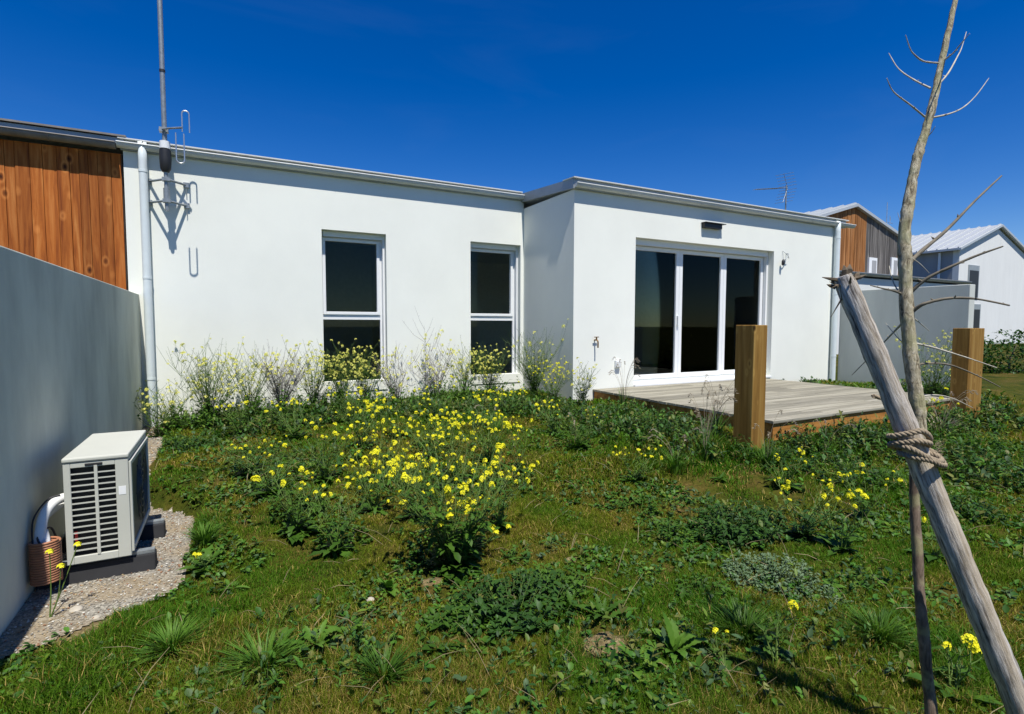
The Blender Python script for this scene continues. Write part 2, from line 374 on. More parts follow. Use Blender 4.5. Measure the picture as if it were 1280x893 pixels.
# rooms behind the glass
mb = MB(); mb.box((-.6,YA+.3,-1.0),(10.3,12.6,-.92)); part(mb, 'floor', M['interior_floor'], house)
mb = MB(); mb.box((-.6,YA+.3,1.6),(4.35,12.6,1.62)); mb.box((4.66,YB+.31,1.6),(10.3,12.6,1.62)); mb.box((2.7,YA+.31,-.92),(2.8,12.6,1.6)); mb.box((-.6,11.2,-.92),(2.7,11.3,1.6)); mb.box((2.8,10.6,-.92),(4.66,10.7,1.6))
mb.box((4.66,12.5,-.92),(10.3,12.6,1.6)); mb.box((8.95,YB+.31,-.92),(9.05,12.5,1.6)); mb.box((4.66,YB+.31,-1.0),(10.3,YA+.3,-.94))
part(mb, 'partition', M['interior'], house)
# roofs: one plane that rises slightly to the back
def slab(mb, x0, x1, y0, y1, z0, z1, t):               # z0 at y0, z1 at y1, thickness t
    vs = [(x0,y0,z0),(x1,y0,z0),(x1,y1,z1),(x0,y1,z1)]; vs = [(a,b,c-t) for a,b,c in vs]+vs
    return mb.add(vs, [(0,3,2,1),(4,5,6,7),(0,1,5,4),(1,2,6,5),(2,3,7,6),(3,0,4,7)])
mb = MB(); slab(mb, XL-.02, XC-.02, YA-.035, 13.1, 2.135, 2.45, .115); part(mb, 'roof', M['flash'], house)
mb = MB(); slab(mb, XC-.05, XR+.10, YB-.045, 13.15, 2.035, 2.50, .135); part(mb, 'roof', M['flash'], house)
mb = MB(); slab(mb, XL-.04, XC-.06, YA-.075, YA+.2, 2.150, 2.158, .014); part(mb, 'roof_edge', M['gutter'], house)
mb = MB(); slab(mb, XC-.065, XR+.13, YB-.085, YB+.2, 2.050, 2.062, .014); part(mb, 'roof_edge', M['gutter'], house)
def gutter(x0, x1, ywall, ztop, mat, parent, r=.052):
    """half-round gutter with a rolled front bead and brackets"""
    mb = MB(); n = 12; cy = ywall-r-.006; th = .004
    prof = [(cy-r*math.cos(math.pi*i/n), ztop-r*math.sin(math.pi*i/n)*1.05) for i in range(n+1)]
    inner = [(cy-(r-th)*math.cos(math.pi*i/n), ztop-(r-th)*math.sin(math.pi*i/n)*1.05) for i in range(n+1)]
    P = prof+inner[::-1]; k = len(P)
    vs = [(x0,a,b) for a,b in P]+[(x1,a,b) for a,b in P]
    fs = [(i,(i+1)%k,(i+1)%k+k,i+k) for i in range(k)]
    mb.add(vs, fs, True)
    for x in (x0, x1):                                  # end caps
        q = [(x,a,b) for a,b in prof]; mb.add(q+[(x+.003*(1 if x==x0 else -1),a,b) for a,b in prof], [tuple(range(n+1)), tuple(range(2*n+1,n,-1))])
    mb.tube([(x0,cy-r,ztop+.002),(x1,cy-r,ztop+.002)], .009, 8)
    g = part(mb, 'gutter', mat, parent)
    x = x0+.25
    while x < x1:
        b = MB(); q = [(x, cy-(r+.004)*math.cos(math.pi*i/8), ztop-(r+.004)*math.sin(math.pi*i/8)*1.05) for i in range(9)]
        b.tube(q, .004, 4); L = parent.location
        b.v = [(v[0]-L.x,v[1]-L.y,v[2]-L.z) for v in b.v]; b.build('bracket', mat, g); x += .72
    return g
gutter(XL-.05, XC-.02, YA, 2.085, M['gutter'], house)
gutter(XC-.03, XR+.32, YB, 1.965, M['gutter'], house)
def downpipe(x, yw, z0, z1, r, parent):
    mb = MB(); y = yw-r-.02
    mb.tube(smooth_path([(x,y,z0),(x,y,z0+.5),(x,y,z1-.12),(x,y+.005,z1-.04),(x,y+.02,z1)], 5), r, 16)
    p = part(mb, 'downpipe', M['pipe'], parent)
    for z in (z0+.6, z0+1.8, z1-.25):
        b = MB(); L = parent.location; b.tube([(x-L.x,y-L.y,z-L.z),(x-L.x,y-L.y,z+.025-L.z)], r+.004, 16); b.build('pipe_clip', M['pipe'], p)
downpipe(-.80, YA, -1.26, 2.03, .045, house)
downpipe(10.42, YB, -1.2, 1.92, .05, house)

def frame_rect(mb, x0, x1, z0, z1, y0, y1, w, wt=None, wb=None):
    wt = wt or w; wb = wb or w
    mb.box((x0,y0,z0),(x0+w,y1,z1)); mb.box((x1-w,y0,z0),(x1,y1,z1)); mb.box((x0+w,y0,z0),(x1-w,y1,z0+wb)); mb.box((x0+w,y0,z1-wt),(x1-w,y1,z1)); return mb
def window(h, zm):
    x0,x1,z0,z1 = h; y = YA+.17
    mb = MB(); frame_rect(mb, x0-.03,x1,z0+.012,z1,y,y+.07,.055,.085,.06)
    mb.box((x0+.025,y,zm-.025),(x1-.055,y+.07,zm+.045))
    w = part(mb, 'window', M['pvc'], house, .004)
    L = house.location
    def sub(name, m, mat, bv=0): m.v = [(v[0]-L.x,v[1]-L.y,v[2]-L.z) for v in m.v]; return m.build(name, mat, w, bv)
    sub('sash', frame_rect(MB(), x0+.027,x1-.057,zm+.047,z1-.087,y-.018,y+.05,.042), M['pvc'], .004)
    sub('pane', MB().box((x0+.06,y+.03,zm+.08),(x1-.09,y+.036,z1-.12)), M['glass'])
    sub('pane', MB().box((x0+.02,y+.03,z0+.07),(x1-.05,y+.036,zm-.02)), M['glass'])
    sub('guide_rail', MB().box((x1-.028,YA+.09,z0+.012),(x1-.002,y-.002,z1-.002))  , M['pvc'])
    sub('shutter_box', MB().box((x0+.03,YA+.10,z1-.075),(x1-.03,y-.003,z1-.003)), M['pvc'])
    sub('sill', MB().box((x0-.0,YA-.012,z0-.01),(x1-.0,YA-.001,z0+.14)).box((x0+.002,YA,z0+.003),(x1-.002,y-.002,z0+.13)), M['wall'], .005)
window(W1, .10); window(W2, .10)

# patio door: three tall leaves
x0,x1,z0,z1 = DR; y = YB+.18
mb = MB(); frame_rect(mb, x0,x1,z0,z1,y,y+.08,.05,.095,.05); door = part(mb, 'patio_door', M['pvc'], house, .004)
def dsub(name, m, mat, bv=0):
    L = house.location; m.v = [(v[0]-L.x,v[1]-L.y,v[2]-L.z) for v in m.v]; return m.build(name, mat, door, bv)
third = (x1-x0-.1)/3
for k in range(3):
    a = x0+.05+k*third; b = a+third
    dsub('leaf_frame', frame_rect(MB(), a+.002,b-.002,z0+.052,z1-.097,y-.012,y+.06,.068,.06,.07), M['pvc'], .004)
    dsub('pane', MB().box((a+.06,y+.02,z0+.11),(b-.06,y+.026,z1-.14)), M['glass'])
dsub('guide_rail', MB().box((x1-.045,YB+.11,z0+.002),(x1-.002,y-.014,z1-.002)), M['pvc'])
dsub('guide_rail', MB().box((x0+.002,YB+.11,z0+.002),(x0+.045,y-.014,z1-.002)), M['pvc'])
dsub('shutter_box', MB().box((x0+.05,YB+.09,z1-.09),(x1-.05,y-.014,z1-.002)), M['pvc'])
dsub('threshold', MB().box((x0+.0,YB-.04,z0-.03),(x1-.0,y-.002,z0-.001)), M['pvc'], .003)
dsub('handle', MB().box((x0+.05+third-.05,y-.05,-.0),(x0+.05+third-.02,y-.012,.16)), M['pvc'], .004)

# fittings on the block
p = atY(888, 283, YB)
lamp = empty('wall_lamp', (p.x, YB, p.z), 'black rectangular wall lamp above the patio door', 'wall lamp')
part(MB().box((p.x-.2,YB-.07,p.z-.045),(p.x+.2,YB-.002,p.z+.03)), 'housing', M['black'], lamp, .006)
part(MB().box((p.x-.215,YB-.10,p.z+.031),(p.x+.26,YB-.002,p.z+.042)), 'visor', M['black'], lamp, .002)
p = atY(977, 325, YB)
br = empty('sensor_bracket', (p.x, YB, p.z), 'small dark fitting dangling on bent wires right of the patio door', 'wall fitting')
part(MB().tube(smooth_path([(p.x+.12,YB-.005,p.z+.12),(p.x+.10,YB-.06,p.z+.10),(p.x+.02,YB-.08,p.z+.02),(p.x-.03,YB-.06,p.z-.02)],6), .007, 6).tube(smooth_path([(p.x+.02,YB-.005,p.z+.16),(p.x+.06,YB-.07,p.z+.08),(p.x+.13,YB-.05,p.z+.03)],6), .006, 6), 'wire', M['galv'], br)
part(MB().tube([(p.x-.03,YB-.06,p.z),(p.x-.035,YB-.06,p.z-.03),(p.x-.04,YB-.06,p.z-.09),(p.x-.04,YB-.06,p.z-.11)], [.012,.028,.026,.01], 10), 'socket', M['black'], br)
p = atY(743, 427, YB)
tap = empty('garden_tap', (p.x, YB, p.z), 'small brass garden tap on the white wall left of the patio door', 'tap')
part(MB().tube(smooth_path([(p.x,YB-.001,p.z+.02),(p.x,YB-.06,p.z+.02),(p.x,YB-.085,p.z-.01),(p.x,YB-.085,p.z-.09)],6), .011, 8), 'spout', M['brass'], tap)
part(MB().tube([(p.x,YB-.05,p.z+.02),(p.x,YB-.05,p.z+.065)], .012, 8).box((p.x-.04,YB-.058,p.z+.058),(p.x+.04,YB-.042,p.z+.07)), 'handle', M['brass'], tap, .003)
p = atY(771, 455, YB)
sk = empty('outdoor_socket', (p.x, YB, p.z), 'small white covered power socket low on the wall beside the patio door', 'socket')
part(MB().box((p.x-.045,YB-.04,p.z-.055),(p.x+.045,YB-.001,p.z+.055)), 'box', M['pvc'], sk, .008)
part(MB().box((p.x-.038,YB-.052,p.z-.045),(p.x+.038,YB-.042,p.z+.035)), 'cover', M['gutter'], sk, .005)

# ------------------------------------------------------------------ neighbour on the left, clad in orange boards
nb = empty('timber_clad_house', (-4.5, 9, -1.2), 'neighbouring house clad in upright orange timber boards, left of the white house', 'house')
part(MB().box((-9,YA+.09,-1.6),(XL-.025,12,2.0)), 'wall', M['gutter_dark'], nb)
mb = MB(); x = XL-.03
while x > -9:
    w = random.choice((.085,.11,.10,.125)); mb.box((x-w+.003,YA+.045+random.uniform(0,.008),-1.4),(x,YA+.088,1.99)); x -= w
tint_islands(part(mb, 'cladding', M['cladding'], nb, .003))
mb = MB(); slab(mb, -9.1, XL+.02, YA-.05, 12.1, 2.145, 2.35, .06); part(mb, 'roof', M['flash'], nb)
mb = MB(); slab(mb, -9.1, XL+.04, YA-.08, YA+.3, 2.175, 2.19, .02); part(mb, 'roof_edge', M['gutter_dark'], nb)
gutter(-9.1, XL-.06, YA+.02, 2.075, M['gutter_dark'], nb, .062)

# boundary walls
mb = MB().box((-1.06,-2.5,-1.6),(-.894,YA-.001,.362)); w = thing(mb, 'boundary_wall', M['wall_grey'], 'grey rendered boundary wall running out from the white house behind the outdoor unit', 'wall', 'grey boundary walls', .008)
mb = MB().box((10.70,4.2,-1.6),(10.88,YB-.001,.68)); w = thing(mb, 'boundary_wall', M['wall_bounce'], 'grey rendered boundary wall beyond the right end of the wooden deck', 'wall', 'grey boundary walls', .008)
# ------------------------------------------------------------------ far houses on the right
n2 = empty('neighbour_house', (25, 14, -1.2), 'neighbouring house with a timber gable above a low white front, behind the young tree', 'house')
part(MB().box((14.0,12,-1.6),(30.0,20,1.86)), 'wall', M['wall_far'], n2)
mb = MB(); slab(mb, 14, 30.2, 11.9, 20, 2.06, 2.2, .14); part(mb, 'roof', M['gutter_dark'], n2)
gutter(14, 30.25, 12, 2.02, M['flash'], n2, .09)
GY = 13.2; ap = atY(1069,257.5,GY); er = atY(1127,297,GY); hw = er.x-ap.x; drop = ap.z-er.z
el_x = ap.x-hw; ez = er.z
mb = MB()
pr = [(el_x,ez),(ap.x,ap.z),(er.x,ez),(er.x,1.9),(el_x,1.9)]
pr2 = [(a,b-.12 if b > 2 else b) for a,b in pr]
mb.add([(a,GY+.05,b) for a,b in pr2]+[(a,24,b) for a,b in pr2], [(0,1,2,3,4),(9,8,7,6,5),(0,5,6,1),(1,6,7,2),(2,7,8,3),(3,8,9,4),(4,9,5,0)])
part(mb, 'gable_wall', M['gutter_dark'], n2)
def gable_boards(xa, xb, mat):
    mb = MB(); x = xa
    while x < xb-.02:
        w = min(.15, xb-x); top = [ap.z-.06-abs((q-ap.x))*drop/hw for q in (x, x+w)]
        y0 = GY+random.uniform(0,.02)
        vs = [(x,y0,1.95),(x+w-.012,y0,1.95),(x+w-.012,y0,top[1]),(x,y0,top[0])]; vs += [(a,GY+.045,c) for a,_,c in vs]
        mb.add(vs, [(0,1,2,3),(4,7,6,5),(0,4,5,1),(1,5,6,2),(2,6,7,3),(3,7,4,0)]); x += w
    tint_islands(part(mb, 'cladding', mat, n2))
xs = atY(1083,300,GY).x; xs2 = atY(1122,310,GY).x
gable_boards(el_x, xs, M['cladding_far']); gable_boards(xs, xs2, M['cladding_grey']); gable_boards(xs2, er.x, M['cladding_far'])
for (pa, pb) in ((1085,1094),(1113,1120)):
    a = atY(pa,322,GY); b = atY(pb,345,GY)
    f = part(MB().box((a.x,GY-.06,1.9),(b.x,GY+.02,a.z)), 'window', M['pvc'], n2)
    g = MB().box((a.x+.35*(b.x-a.x),GY-.07,1.95),(b.x-.08,GY-.062,a.z-.12)); L = n2.location; g.v = [(v[0]-L.x,v[1]-L.y,v[2]-L.z) for v in g.v]; g.build('pane', M['side_grey'], f)
def pitched(parent, xa, xm, xb, za, zm_, zb, y0, y1, t=.12, over=.25):
    """two roof slopes along Y with standing seams"""
    for (p, q, zp, zq) in ((xa,xm,za,zm_),(xm,xb,zm_,zb)):
        vs = [(p,y0,zp),(q,y0,zq),(q,y1,zq),(p,y1,zp)]; vs = [(a,b,c-t) for a,b,c in vs]+vs
        mb = MB().add(vs, [(0,3,2,1),(4,5,6,7),(0,1,5,4),(1,2,6,5),(2,3,7,6),(3,0,4,7)])
        y = y0+.1
        while y < y1:
            s = [(p,y,zp),(q,y,zq),(q,y+.06,zq),(p,y+.06,zp)]; s = s+[(a,b,c+.06) for a,b,c in s]
            mb.add(s, [(4,5,6,7),(0,1,5,4),(2,3,7,6),(3,0,4,7),(1,2,6,5)]); y += .5
        part(mb, 'roof', M['roofm'], parent)
pitched(n2, el_x-.3, ap.x, er.x+.15, ez-.3*drop/hw+.05, ap.z+.08, ez-.15*drop/hw+.05, GY-.12, 24)
# tall thin aerial behind the gable
q0 = atY(1108,283,16); q1 = atY(1103,252,16)
ae = empty('roof_aerial', (q0.x,16,q0.z-1), 'thin pale whip aerial sticking up behind the timber gable', 'aerial')
part(MB().tube([(q0.x,16,q0.z-1.2),(q0.x,16,q1.z)], .02, 6), 'mast', M['alu'], ae)
mb = MB()
for k in range(4):
    z = q0.z+.1+.14*k; mb.tube([(q0.x+.1,15.9,z),(q0.x+.55,16.1,z+.18-.1*k)], .014, 5)
mb.tube([(q0.x,16,q0.z+.2),(q0.x+.6,16,q0.z+.2)], .014, 5); part(mb, 'element', M['alu'], ae)

n3 = empty('far_house', (38, 18, -1.2), 'farthest white house at the right edge with a ribbed pale metal roof', 'house')
CY = 14.5; c = atY(1200,309.5,CY); zc = c.z; Xc3 = c.x
d = ray(1125,317); ysd = (d*(Xc3/d.x)).y
part(MB().box((Xc3,CY,-1.6),(Xc3+9,CY+.3,zc-.12)), 'front_wall', M['wall_far'], n3)
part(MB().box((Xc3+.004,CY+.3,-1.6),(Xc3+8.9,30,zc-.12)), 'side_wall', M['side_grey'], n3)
pa = [(Xc3-0,zc-.12),(Xc3+4.5,zc+1.5-.12),(Xc3+9,zc-.12)]
mb = MB(); mb.add([(a,CY,b) for a,b in pa]+[(a,30,b) for a,b in pa], [(0,1,2),(3,5,4),(0,3,4,1),(1,4,5,2),(2,5,3,0)]); part(mb, 'gable_wall', M['wall_far'], n3)
pitched(n3, Xc3-.35, Xc3+4.5, Xc3+9.35, zc-.05, zc+1.62, zc-.05, CY-.2, 30.2)
part(MB().tube([(Xc3-.08,CY+.9,-1.2),(Xc3-.08,CY+.9,zc-.2)], .07, 8), 'downpipe', M['pvc'], n3)
for (pa_,ya_,pb_,yb_) in ((1211,331,1222,374),(1210,380,1223,430)):
    a = atY(pa_,ya_,CY-.02); b = atY(pb_,yb_,CY-.02)
    f = part(MB().box((a.x,CY-.04,b.z),(b.x,CY-.002,a.z)), 'window', M['flash'], n3)
    g = MB().box((a.x+.12,CY-.05,b.z+.1),(b.x-.1,CY-.042,a.z-.3)); L = n3.location; g.v = [(v[0]-L.x,v[1]-L.y,v[2]-L.z) for v in g.v]; g.build('pane', M['black'], f)

# yagi on the roof of the block
q = atY(982,262,9.0)
yg = empty('television_aerial', (q.x,9.0,2.2), 'grey comb shaped television aerial standing on the roof above the patio door', 'aerial')
ztop = atY(984,232,9.0).z
part(MB().tube([(q.x,9.0,2.15),(q.x,9.0,ztop)], .018, 8), 'mast', M['galv'], yg)
A = Vector((q.x+.05,9.0,ztop-.06)); B = atY(945,237,8.6)
part(MB().tube([A,B], .011, 6), 'boom', M['galv'], yg)
ax = (B-A).normalized(); perp = ax.cross(Vector((0,0,1))).normalized()
mb = MB()
for k in range(12):
    P = A.lerp(B, .25+.75*k/11); mb.tube([P-perp*(.11-.003*k), P+perp*(.11-.003*k)], .005, 5)
part(mb, 'element', M['galv'], yg)
mb = MB()
for s in (1,-1):
    for k in range(5):
        P = A-ax*.02+ax*(.06*k)+Vector((0,0,s*(.05+.075*k))); mb.tube([P-perp*.22, P+perp*.22], .005, 5)
    mb.tube([A, A+ax*.26+Vector((0,0,s*.36))], .006, 5)
part(mb, 'reflector', M['galv'], yg)

# ------------------------------------------------------------------ mast aerial on the wall
MX, MY = -.565, YA-.20
mast = empty('mast_aerial', (MX, MY, 1.3), 'tall galvanised mast aerial bracketed to the white wall beside the left downpipe', 'aerial')
zpx = lambda y, Y=MY, x=211: atY(x, y, Y).z
part(MB().tube([(MX,MY,zpx(264)),(MX,MY,zpx(187))], .022, 12), 'lower_pole', M['galv'], mast)
part(MB().tube([(MX,MY,zpx(250)),(MX,MY,zpx(236))], .033, 12), 'sleeve', M['galv'], mast)
part(MB().tube([(MX,MY,zpx(216)),(MX,MY,zpx(212)),(MX,MY,zpx(200)),(MX,MY,zpx(188))], [.035,.055,.062,.058], 12), 'socket', M['black'], mast)
part(MB().tube([(MX,MY,zpx(187)),(MX,MY,zpx(178))], .055, 14), 'collar', M['pvc'], mast)
part(MB().tube([(MX,MY,zpx(178)),(MX,MY,5.6)], .026, 12), 'pole', M['galv'], mast)
part(MB().tube([(MX,MY,zpx(92)),(MX,MY,zpx(89))], .031, 12), 'joint', M['black'], mast)
for yy in (230, 256):
    z = atY(213, yy, YA).z
    mb = MB()
    mb.tube([(MX-.19,YA-.01,z),(MX-.03,MY+.005,z),(MX+.03,MY+.005,z),(MX+.19,YA-.01,z)], .014, 6)
    mb.box((MX-.04,MY-.04,z-.02),(MX+.04,MY+.04,z+.02))
    for s in (-1,1): mb.box((MX+s*.19-.03,YA-.03,z-.03),(MX+s*.19+.03,YA-.001,z+.03)); mb.tube([(MX+s*.19,YA-.022,z-.03),(MX+s*.19,YA-.022,z-.12)], .005, 5)
    part(mb, 'bracket', M['galv'], mast)
zc_ = zpx(164)
part(MB().tube([(MX-.05,MY,zc_),(MX+.05,MY-.10,zc_),(MX+.19,MY-.20,zc_)], .012, 8).box((MX-.05,MY-.04,zc_-.025),(MX+.04,MY+.04,zc_+.025)), 'boom', M['galv'], mast)
def loop(xl, xr, ztop_, zbot, Y, up):
    r = (xr-xl)/2; cx = (xl+xr)/2; pts = []
    if up:
        pts = [(xl,Y,zbot),(xl,Y,ztop_-r)]+[(cx-r*math.cos(math.pi*i/8),Y,ztop_-r+r*math.sin(math.pi*i/8)) for i in range(1,8)]+[(xr,Y,ztop_-r),(xr,Y,zbot)]
    else:
        pts = [(xl,Y,ztop_),(xl,Y,zbot+r)]+[(cx-r*math.cos(math.pi*i/8),Y,zbot+r-r*math.sin(math.pi*i/8)) for i in range(1,8)]+[(xr,Y,zbot+r),(xr,Y,ztop_)]
    return pts
Y1, Y2 = YA-.34, YA-.56
a = atY(227,138,Y1); b = atY(237,166,Y1); part(MB().tube(loop(a.x,b.x,a.z,b.z,Y1,True), .008, 6), 'dipole', M['alu'], mast)
a = atY(219.5,166,Y2); b = atY(231,205,Y2); part(MB().tube(loop(a.x,b.x,a.z,b.z,Y2,False), .008, 6), 'dipole', M['alu'], mast)

# ------------------------------------------------------------------ deck
DX0, DX1, DY0 = 4.70, 8.42, 3.36
deck = empty('wooden_deck', (6.5, 4.8, -1.1), 'raised deck of weathered grey boards in front of the patio door', 'deck')
mb = MB(); y = DY0; k = 0
while y < YB-.01:
    w = min(.138, YB-.004-y); cut = random.uniform(DX0+.8, DX1-.8)
    for xa, xb in ((DX0,cut-.002),(cut+.002,DX1)): mb.box((xa+random.uniform(-.004,.004),y,ZD-.028+random.uniform(-.0015,.0015)),(xb,y+w,ZD+random.uniform(-.0015,.0015)))
    y += w+.006
tint_islands(part(mb, 'boards', M['deck'], deck, .002))
tint_islands(part(MB().box((DX0+.02,DY0+.02,ZD-.20),(DX1-.02,DY0+.055,ZD-.031)), 'fascia', M['fascia'], deck))
tint_islands(part(MB().box((DX0+.02,DY0+.056,ZD-.24),(DX0+.05,YB-.01,ZD-.031)), 'joist', M['fascia'], deck))
tint_islands(part(MB().box((DX1-.05,DY0+.056,ZD-.24),(DX1-.02,YB-.01,ZD-.031)), 'joist', M['fascia'], deck))
def post(x0, x1, y0, y1, ztop, label):
    o = thing(MB().box((x0,y0,-1.5),(x1,y1,ztop)), 'timber_post', M['post'], label, 'post', 'square timber posts at the deck corners', .006)
    return o
PO = []
def post_px(pl, pm, pr_, ztop, Y0, label):
    """front-left edge pm gives the near vertical edge, pl the far left edge, pr_ the right edge"""
    e = atY(pm, 450, Y0); x0 = e.x
    d = ray(pl, 450); y1 = x0*d.y/d.x
    d = ray(pr_, 450); x1 = Y0*d.x/d.y
    post(x0, x1, Y0, y1, ztop, label); print('post', x0, x1, Y0, y1)
post_px(918.5, 942, 958.5, atY(942,406.5,3.18).z, 3.18, 'short square orange timber post standing at the near left corner of the deck')
post_px(1189, 1211, 1229, atY(1211,410.5,3.2).z, 3.20, 'short square timber post at the right edge of the picture, beyond the young tree')

# ------------------------------------------------------------------ outdoor unit of the heat pump
AX0, AX1, AY0, AY1, AZ0, AZ1 = -.752, -.477, 3.455, 4.17, -1.244, -.684
ac = empty('outdoor_unit', ((AX0+AX1)/2, (AY0+AY1)/2, AZ0), 'cream air conditioning outdoor unit with slotted end grille beside the grey wall', 'air conditioner')
# casing: five panels around a dark core
mb = MB(); mb.box((AX0+.012,AY0+.045,AZ0+.01),(AX1-.03,AY1-.01,AZ1-.03)); part(mb, 'core', M['fins'], ac)
mb = MB(); mb.box((AX0-.004,AY0-.006,AZ1-.026),(AX1+.004,AY1+.006,AZ1)); part(mb, 'lid', M['ac'], ac, .008)
mb = MB()
gx0, gx1, gz0, gz1 = AX0+.030, AX1-.058, AZ0+.040, AZ1-.055
mb.box((AX0,AY0,AZ0),(gx0,AY0+.014,AZ1-.028)); mb.box((gx1,AY0,AZ0),(AX1-.001,AY0+.014,AZ1-.028)); mb.box((gx0,AY0,AZ0),(gx1,AY0+.014,gz0)); mb.box((gx0,AY0,gz1),(gx1,AY0+.014,AZ1-.028))
mb.box((AX0,AY0+.014,AZ0),(AX0+.010,AY1,AZ1-.028)); mb.box((AX0+.01,AY1-.008,AZ0),(AX1,AY1,AZ1-.028))
part(mb, 'casing', M['ac'], ac, .003)
mb = MB(); n = 15
for k in range(1, n):
    z = gz0+(gz1-gz0)*k/n; mb.add([(gx0,AY0+.001,z-.004),(gx1,AY0+.001,z-.004),(gx1,AY0+.007,z-.004),(gx0,AY0+.007,z-.004),(gx0,AY0+.001,z+.003),(gx1,AY0+.001,z+.003),(gx1,AY0+.007,z+.002),(gx0,AY0+.007,z+.002)], [(0,1,5,4),(4,5,6,7),(0,3,2,1),(2,3,7,6),(0,4,7,3),(1,2,6,5)])
mb.box((gx0+.098,AY0-.003,gz0-.002),(gx0+.112,AY0+.010,gz1+.008)); part(mb, 'grille', M['ac'], ac)
part(MB().box((gx0+.06,AY0-.003,gz1+.006),(gx0+.135,AY0+.010,gz1+.020)), 'handhold', M['black'], ac, .003)
part(MB().box((gx1+.012,AY0-.0012,gz0+.30),(gx1+.044,AY0-.0002,gz0+.345)), 'sticker', M['pvc'], ac)
part(MB().box((gx0+.004,AY0+.013,gz0+.07),(gx0+.016,AY0+.018,gz0+.13)), 'label_plate', M['red'], ac)
# fan face: cream rim, recessed dark guard with rings and the fan behind
mb = MB(); mb.box((AX1,AY0+.006,AZ0+.02),(AX1+.012,AY0+.035,AZ1-.045)); mb.box((AX1,AY1-.03,AZ0+.02),(AX1+.012,AY1-.004,AZ1-.045)); mb.box((AX1,AY0+.035,AZ1-.07),(AX1+.012,AY1-.03,AZ1-.045)); mb.box((AX1,AY0+.035,AZ0+.02),(AX1+.012,AY1-.03,AZ0+.045)); mb.box((AX1-.02,AY0+.0145,AZ0),(AX1,AY1-.009,AZ0+.02)); mb.box((AX1-.02,AY0+.0145,AZ1-.045),(AX1,AY1-.009,AZ1-.028))
part(mb, 'front_rim', M['ac'], ac, .003)
part(MB().box((AX1-.012,AY0+.036,AZ0+.046),(AX1+.002,AY1-.031,AZ1-.071)), 'front_panel', M['ac_dark'], ac, .002)
mb = MB(); cy_, cz_ = (AY0+AY1)/2+.06, (AZ0+AZ1)/2
for r in (.05,.09,.13,.17,.21): mb.tube([(AX1+.009,cy_+r*math.cos(t*math.pi/16),cz_+r*math.sin(t*math.pi/16)) for t in range(33)], .003, 5, False)
for t in range(8): mb.tube([(AX1+.006,cy_,cz_),(AX1+.006,cy_+.215*math.cos(t*math.pi/4),cz_+.215*math.sin(t*math.pi/4))], .003, 5)
part(mb, 'fan_guard', M['ac_dark'], ac)
for k, Y in enumerate((3.52, 4.02)):
    r = empty('support_rail', (-.64, Y, -1.35), ('nearer' if k == 0 else 'farther')+' black rubber foot bar under the outdoor unit', 'foot bar', 'foot bars under the outdoor unit')
    part(MB().add([(-.885,Y-.055,-1.352),(-.375,Y-.055,-1.352),(-.375,Y+.055,-1.352),(-.885,Y+.055,-1.352),(-.885,Y-.035,-1.262),(-.375,Y-.035,-1.262),(-.375,Y+.035,-1.262),(-.885,Y+.035,-1.262)], [(3,2,1,0),(4,5,6,7),(0,1,5,4),(1,2,6,5),(2,3,7,6),(3,0,4,7)]), 'bar', M['rubber'], r, .006)
    part(MB().box((-.88,Y-.022,-1.2615),(-.38,Y+.022,-1.2450)), 'top_strip', M['galv'], r)
# coil of conduit and white lagged pipes between unit and wall
cl = empty('conduit_coil', (-.822,3.40,-1.35), 'upright coil of orange brown ribbed conduit squeezed beside the outdoor unit', 'coil')
mb = MB(); pts = []
for i in range(17*20): t = i/20; pts.append((-.822+.058*math.cos(t*2*math.pi), 3.40+.058*math.sin(t*2*math.pi), -1.285+t*.0125))
mb.tube(pts, .0062, 6); part(mb, 'conduit', M['copper'], cl)
lg = empty('insulated_pipes', (-.83,3.45,-1.1), 'pair of white lagged pipes curving from the coil into the outdoor unit', 'pipe')
part(MB().tube(smooth_path([(-.845,3.41,-1.12),(-.845,3.43,-1.04),(-.835,3.48,-.96),(-.80,3.52,-.915),(-.765,3.56,-.91)],6), .024, 12), 'pipe', M['lagging'], lg)
part(MB().tube(smooth_path([(-.815,3.38,-1.14),(-.825,3.42,-1.08),(-.85,3.50,-1.00),(-.80,3.6,-.96),(-.765,3.65,-.96)],6), .020, 12), 'pipe', M['lagging'], lg)
part(MB().tube(smooth_path([(-.80,3.37,-1.14),(-.85,3.40,-1.06),(-.815,3.46,-1.03),(-.80,3.5,-1.1)],6), .005, 6).tube(smooth_path([(-.87,3.40,-1.10),(-.875,3.45,-.98),(-.83,3.5,-.90),(-.78,3.52,-.885)],6), .004, 6), 'cable', M['black'], lg)

# ------------------------------------------------------------------ young tree, stake and rope
def barkmat(name, a, b, c, scale=(1,1,.25), s=60.0, d=.004):
    m, nt, bs = newmat(name)
    n = N(nt, 'ShaderNodeTexNoise', Scale=s, Detail=8.0, Roughness=.65, Distortion=.8); nt.links.new(coords(nt, scale), n.inputs['Vector'])
    n2_ = N(nt, 'ShaderNodeTexNoise', Scale=14.0, Detail=3.0); nt.links.new(coords(nt), n2_.inputs['Vector'])
    cc = ramp(nt, n.outputs['Fac'], [(.33, a), (.5, b), (.68, c)])
    cc = mixc(nt, ramp(nt, n2_.outputs['Fac'], [(.52,(0,0,0)),(.62,(.5,.5,.5))]), cc, (.34,.33,.16))
    nt.links.new(cc, bs.inputs['Base Color']); bs.inputs['Roughness'].default_value = .9; bump(nt, bs, n.outputs['Fac'], .9, d); return m
M['bark'] = barkmat('pale_bark', (.09,.065,.035), (.36,.31,.20), (.60,.54,.40), (1,1,.35), 95.0, .006)
M['bark_low'] = barkmat('lower_bark', (.07,.045,.03), (.16,.115,.08), (.27,.20,.15))
M['twig'] = plain('twig', (.20,.17,.12), .8, mott=.5, scale=40)
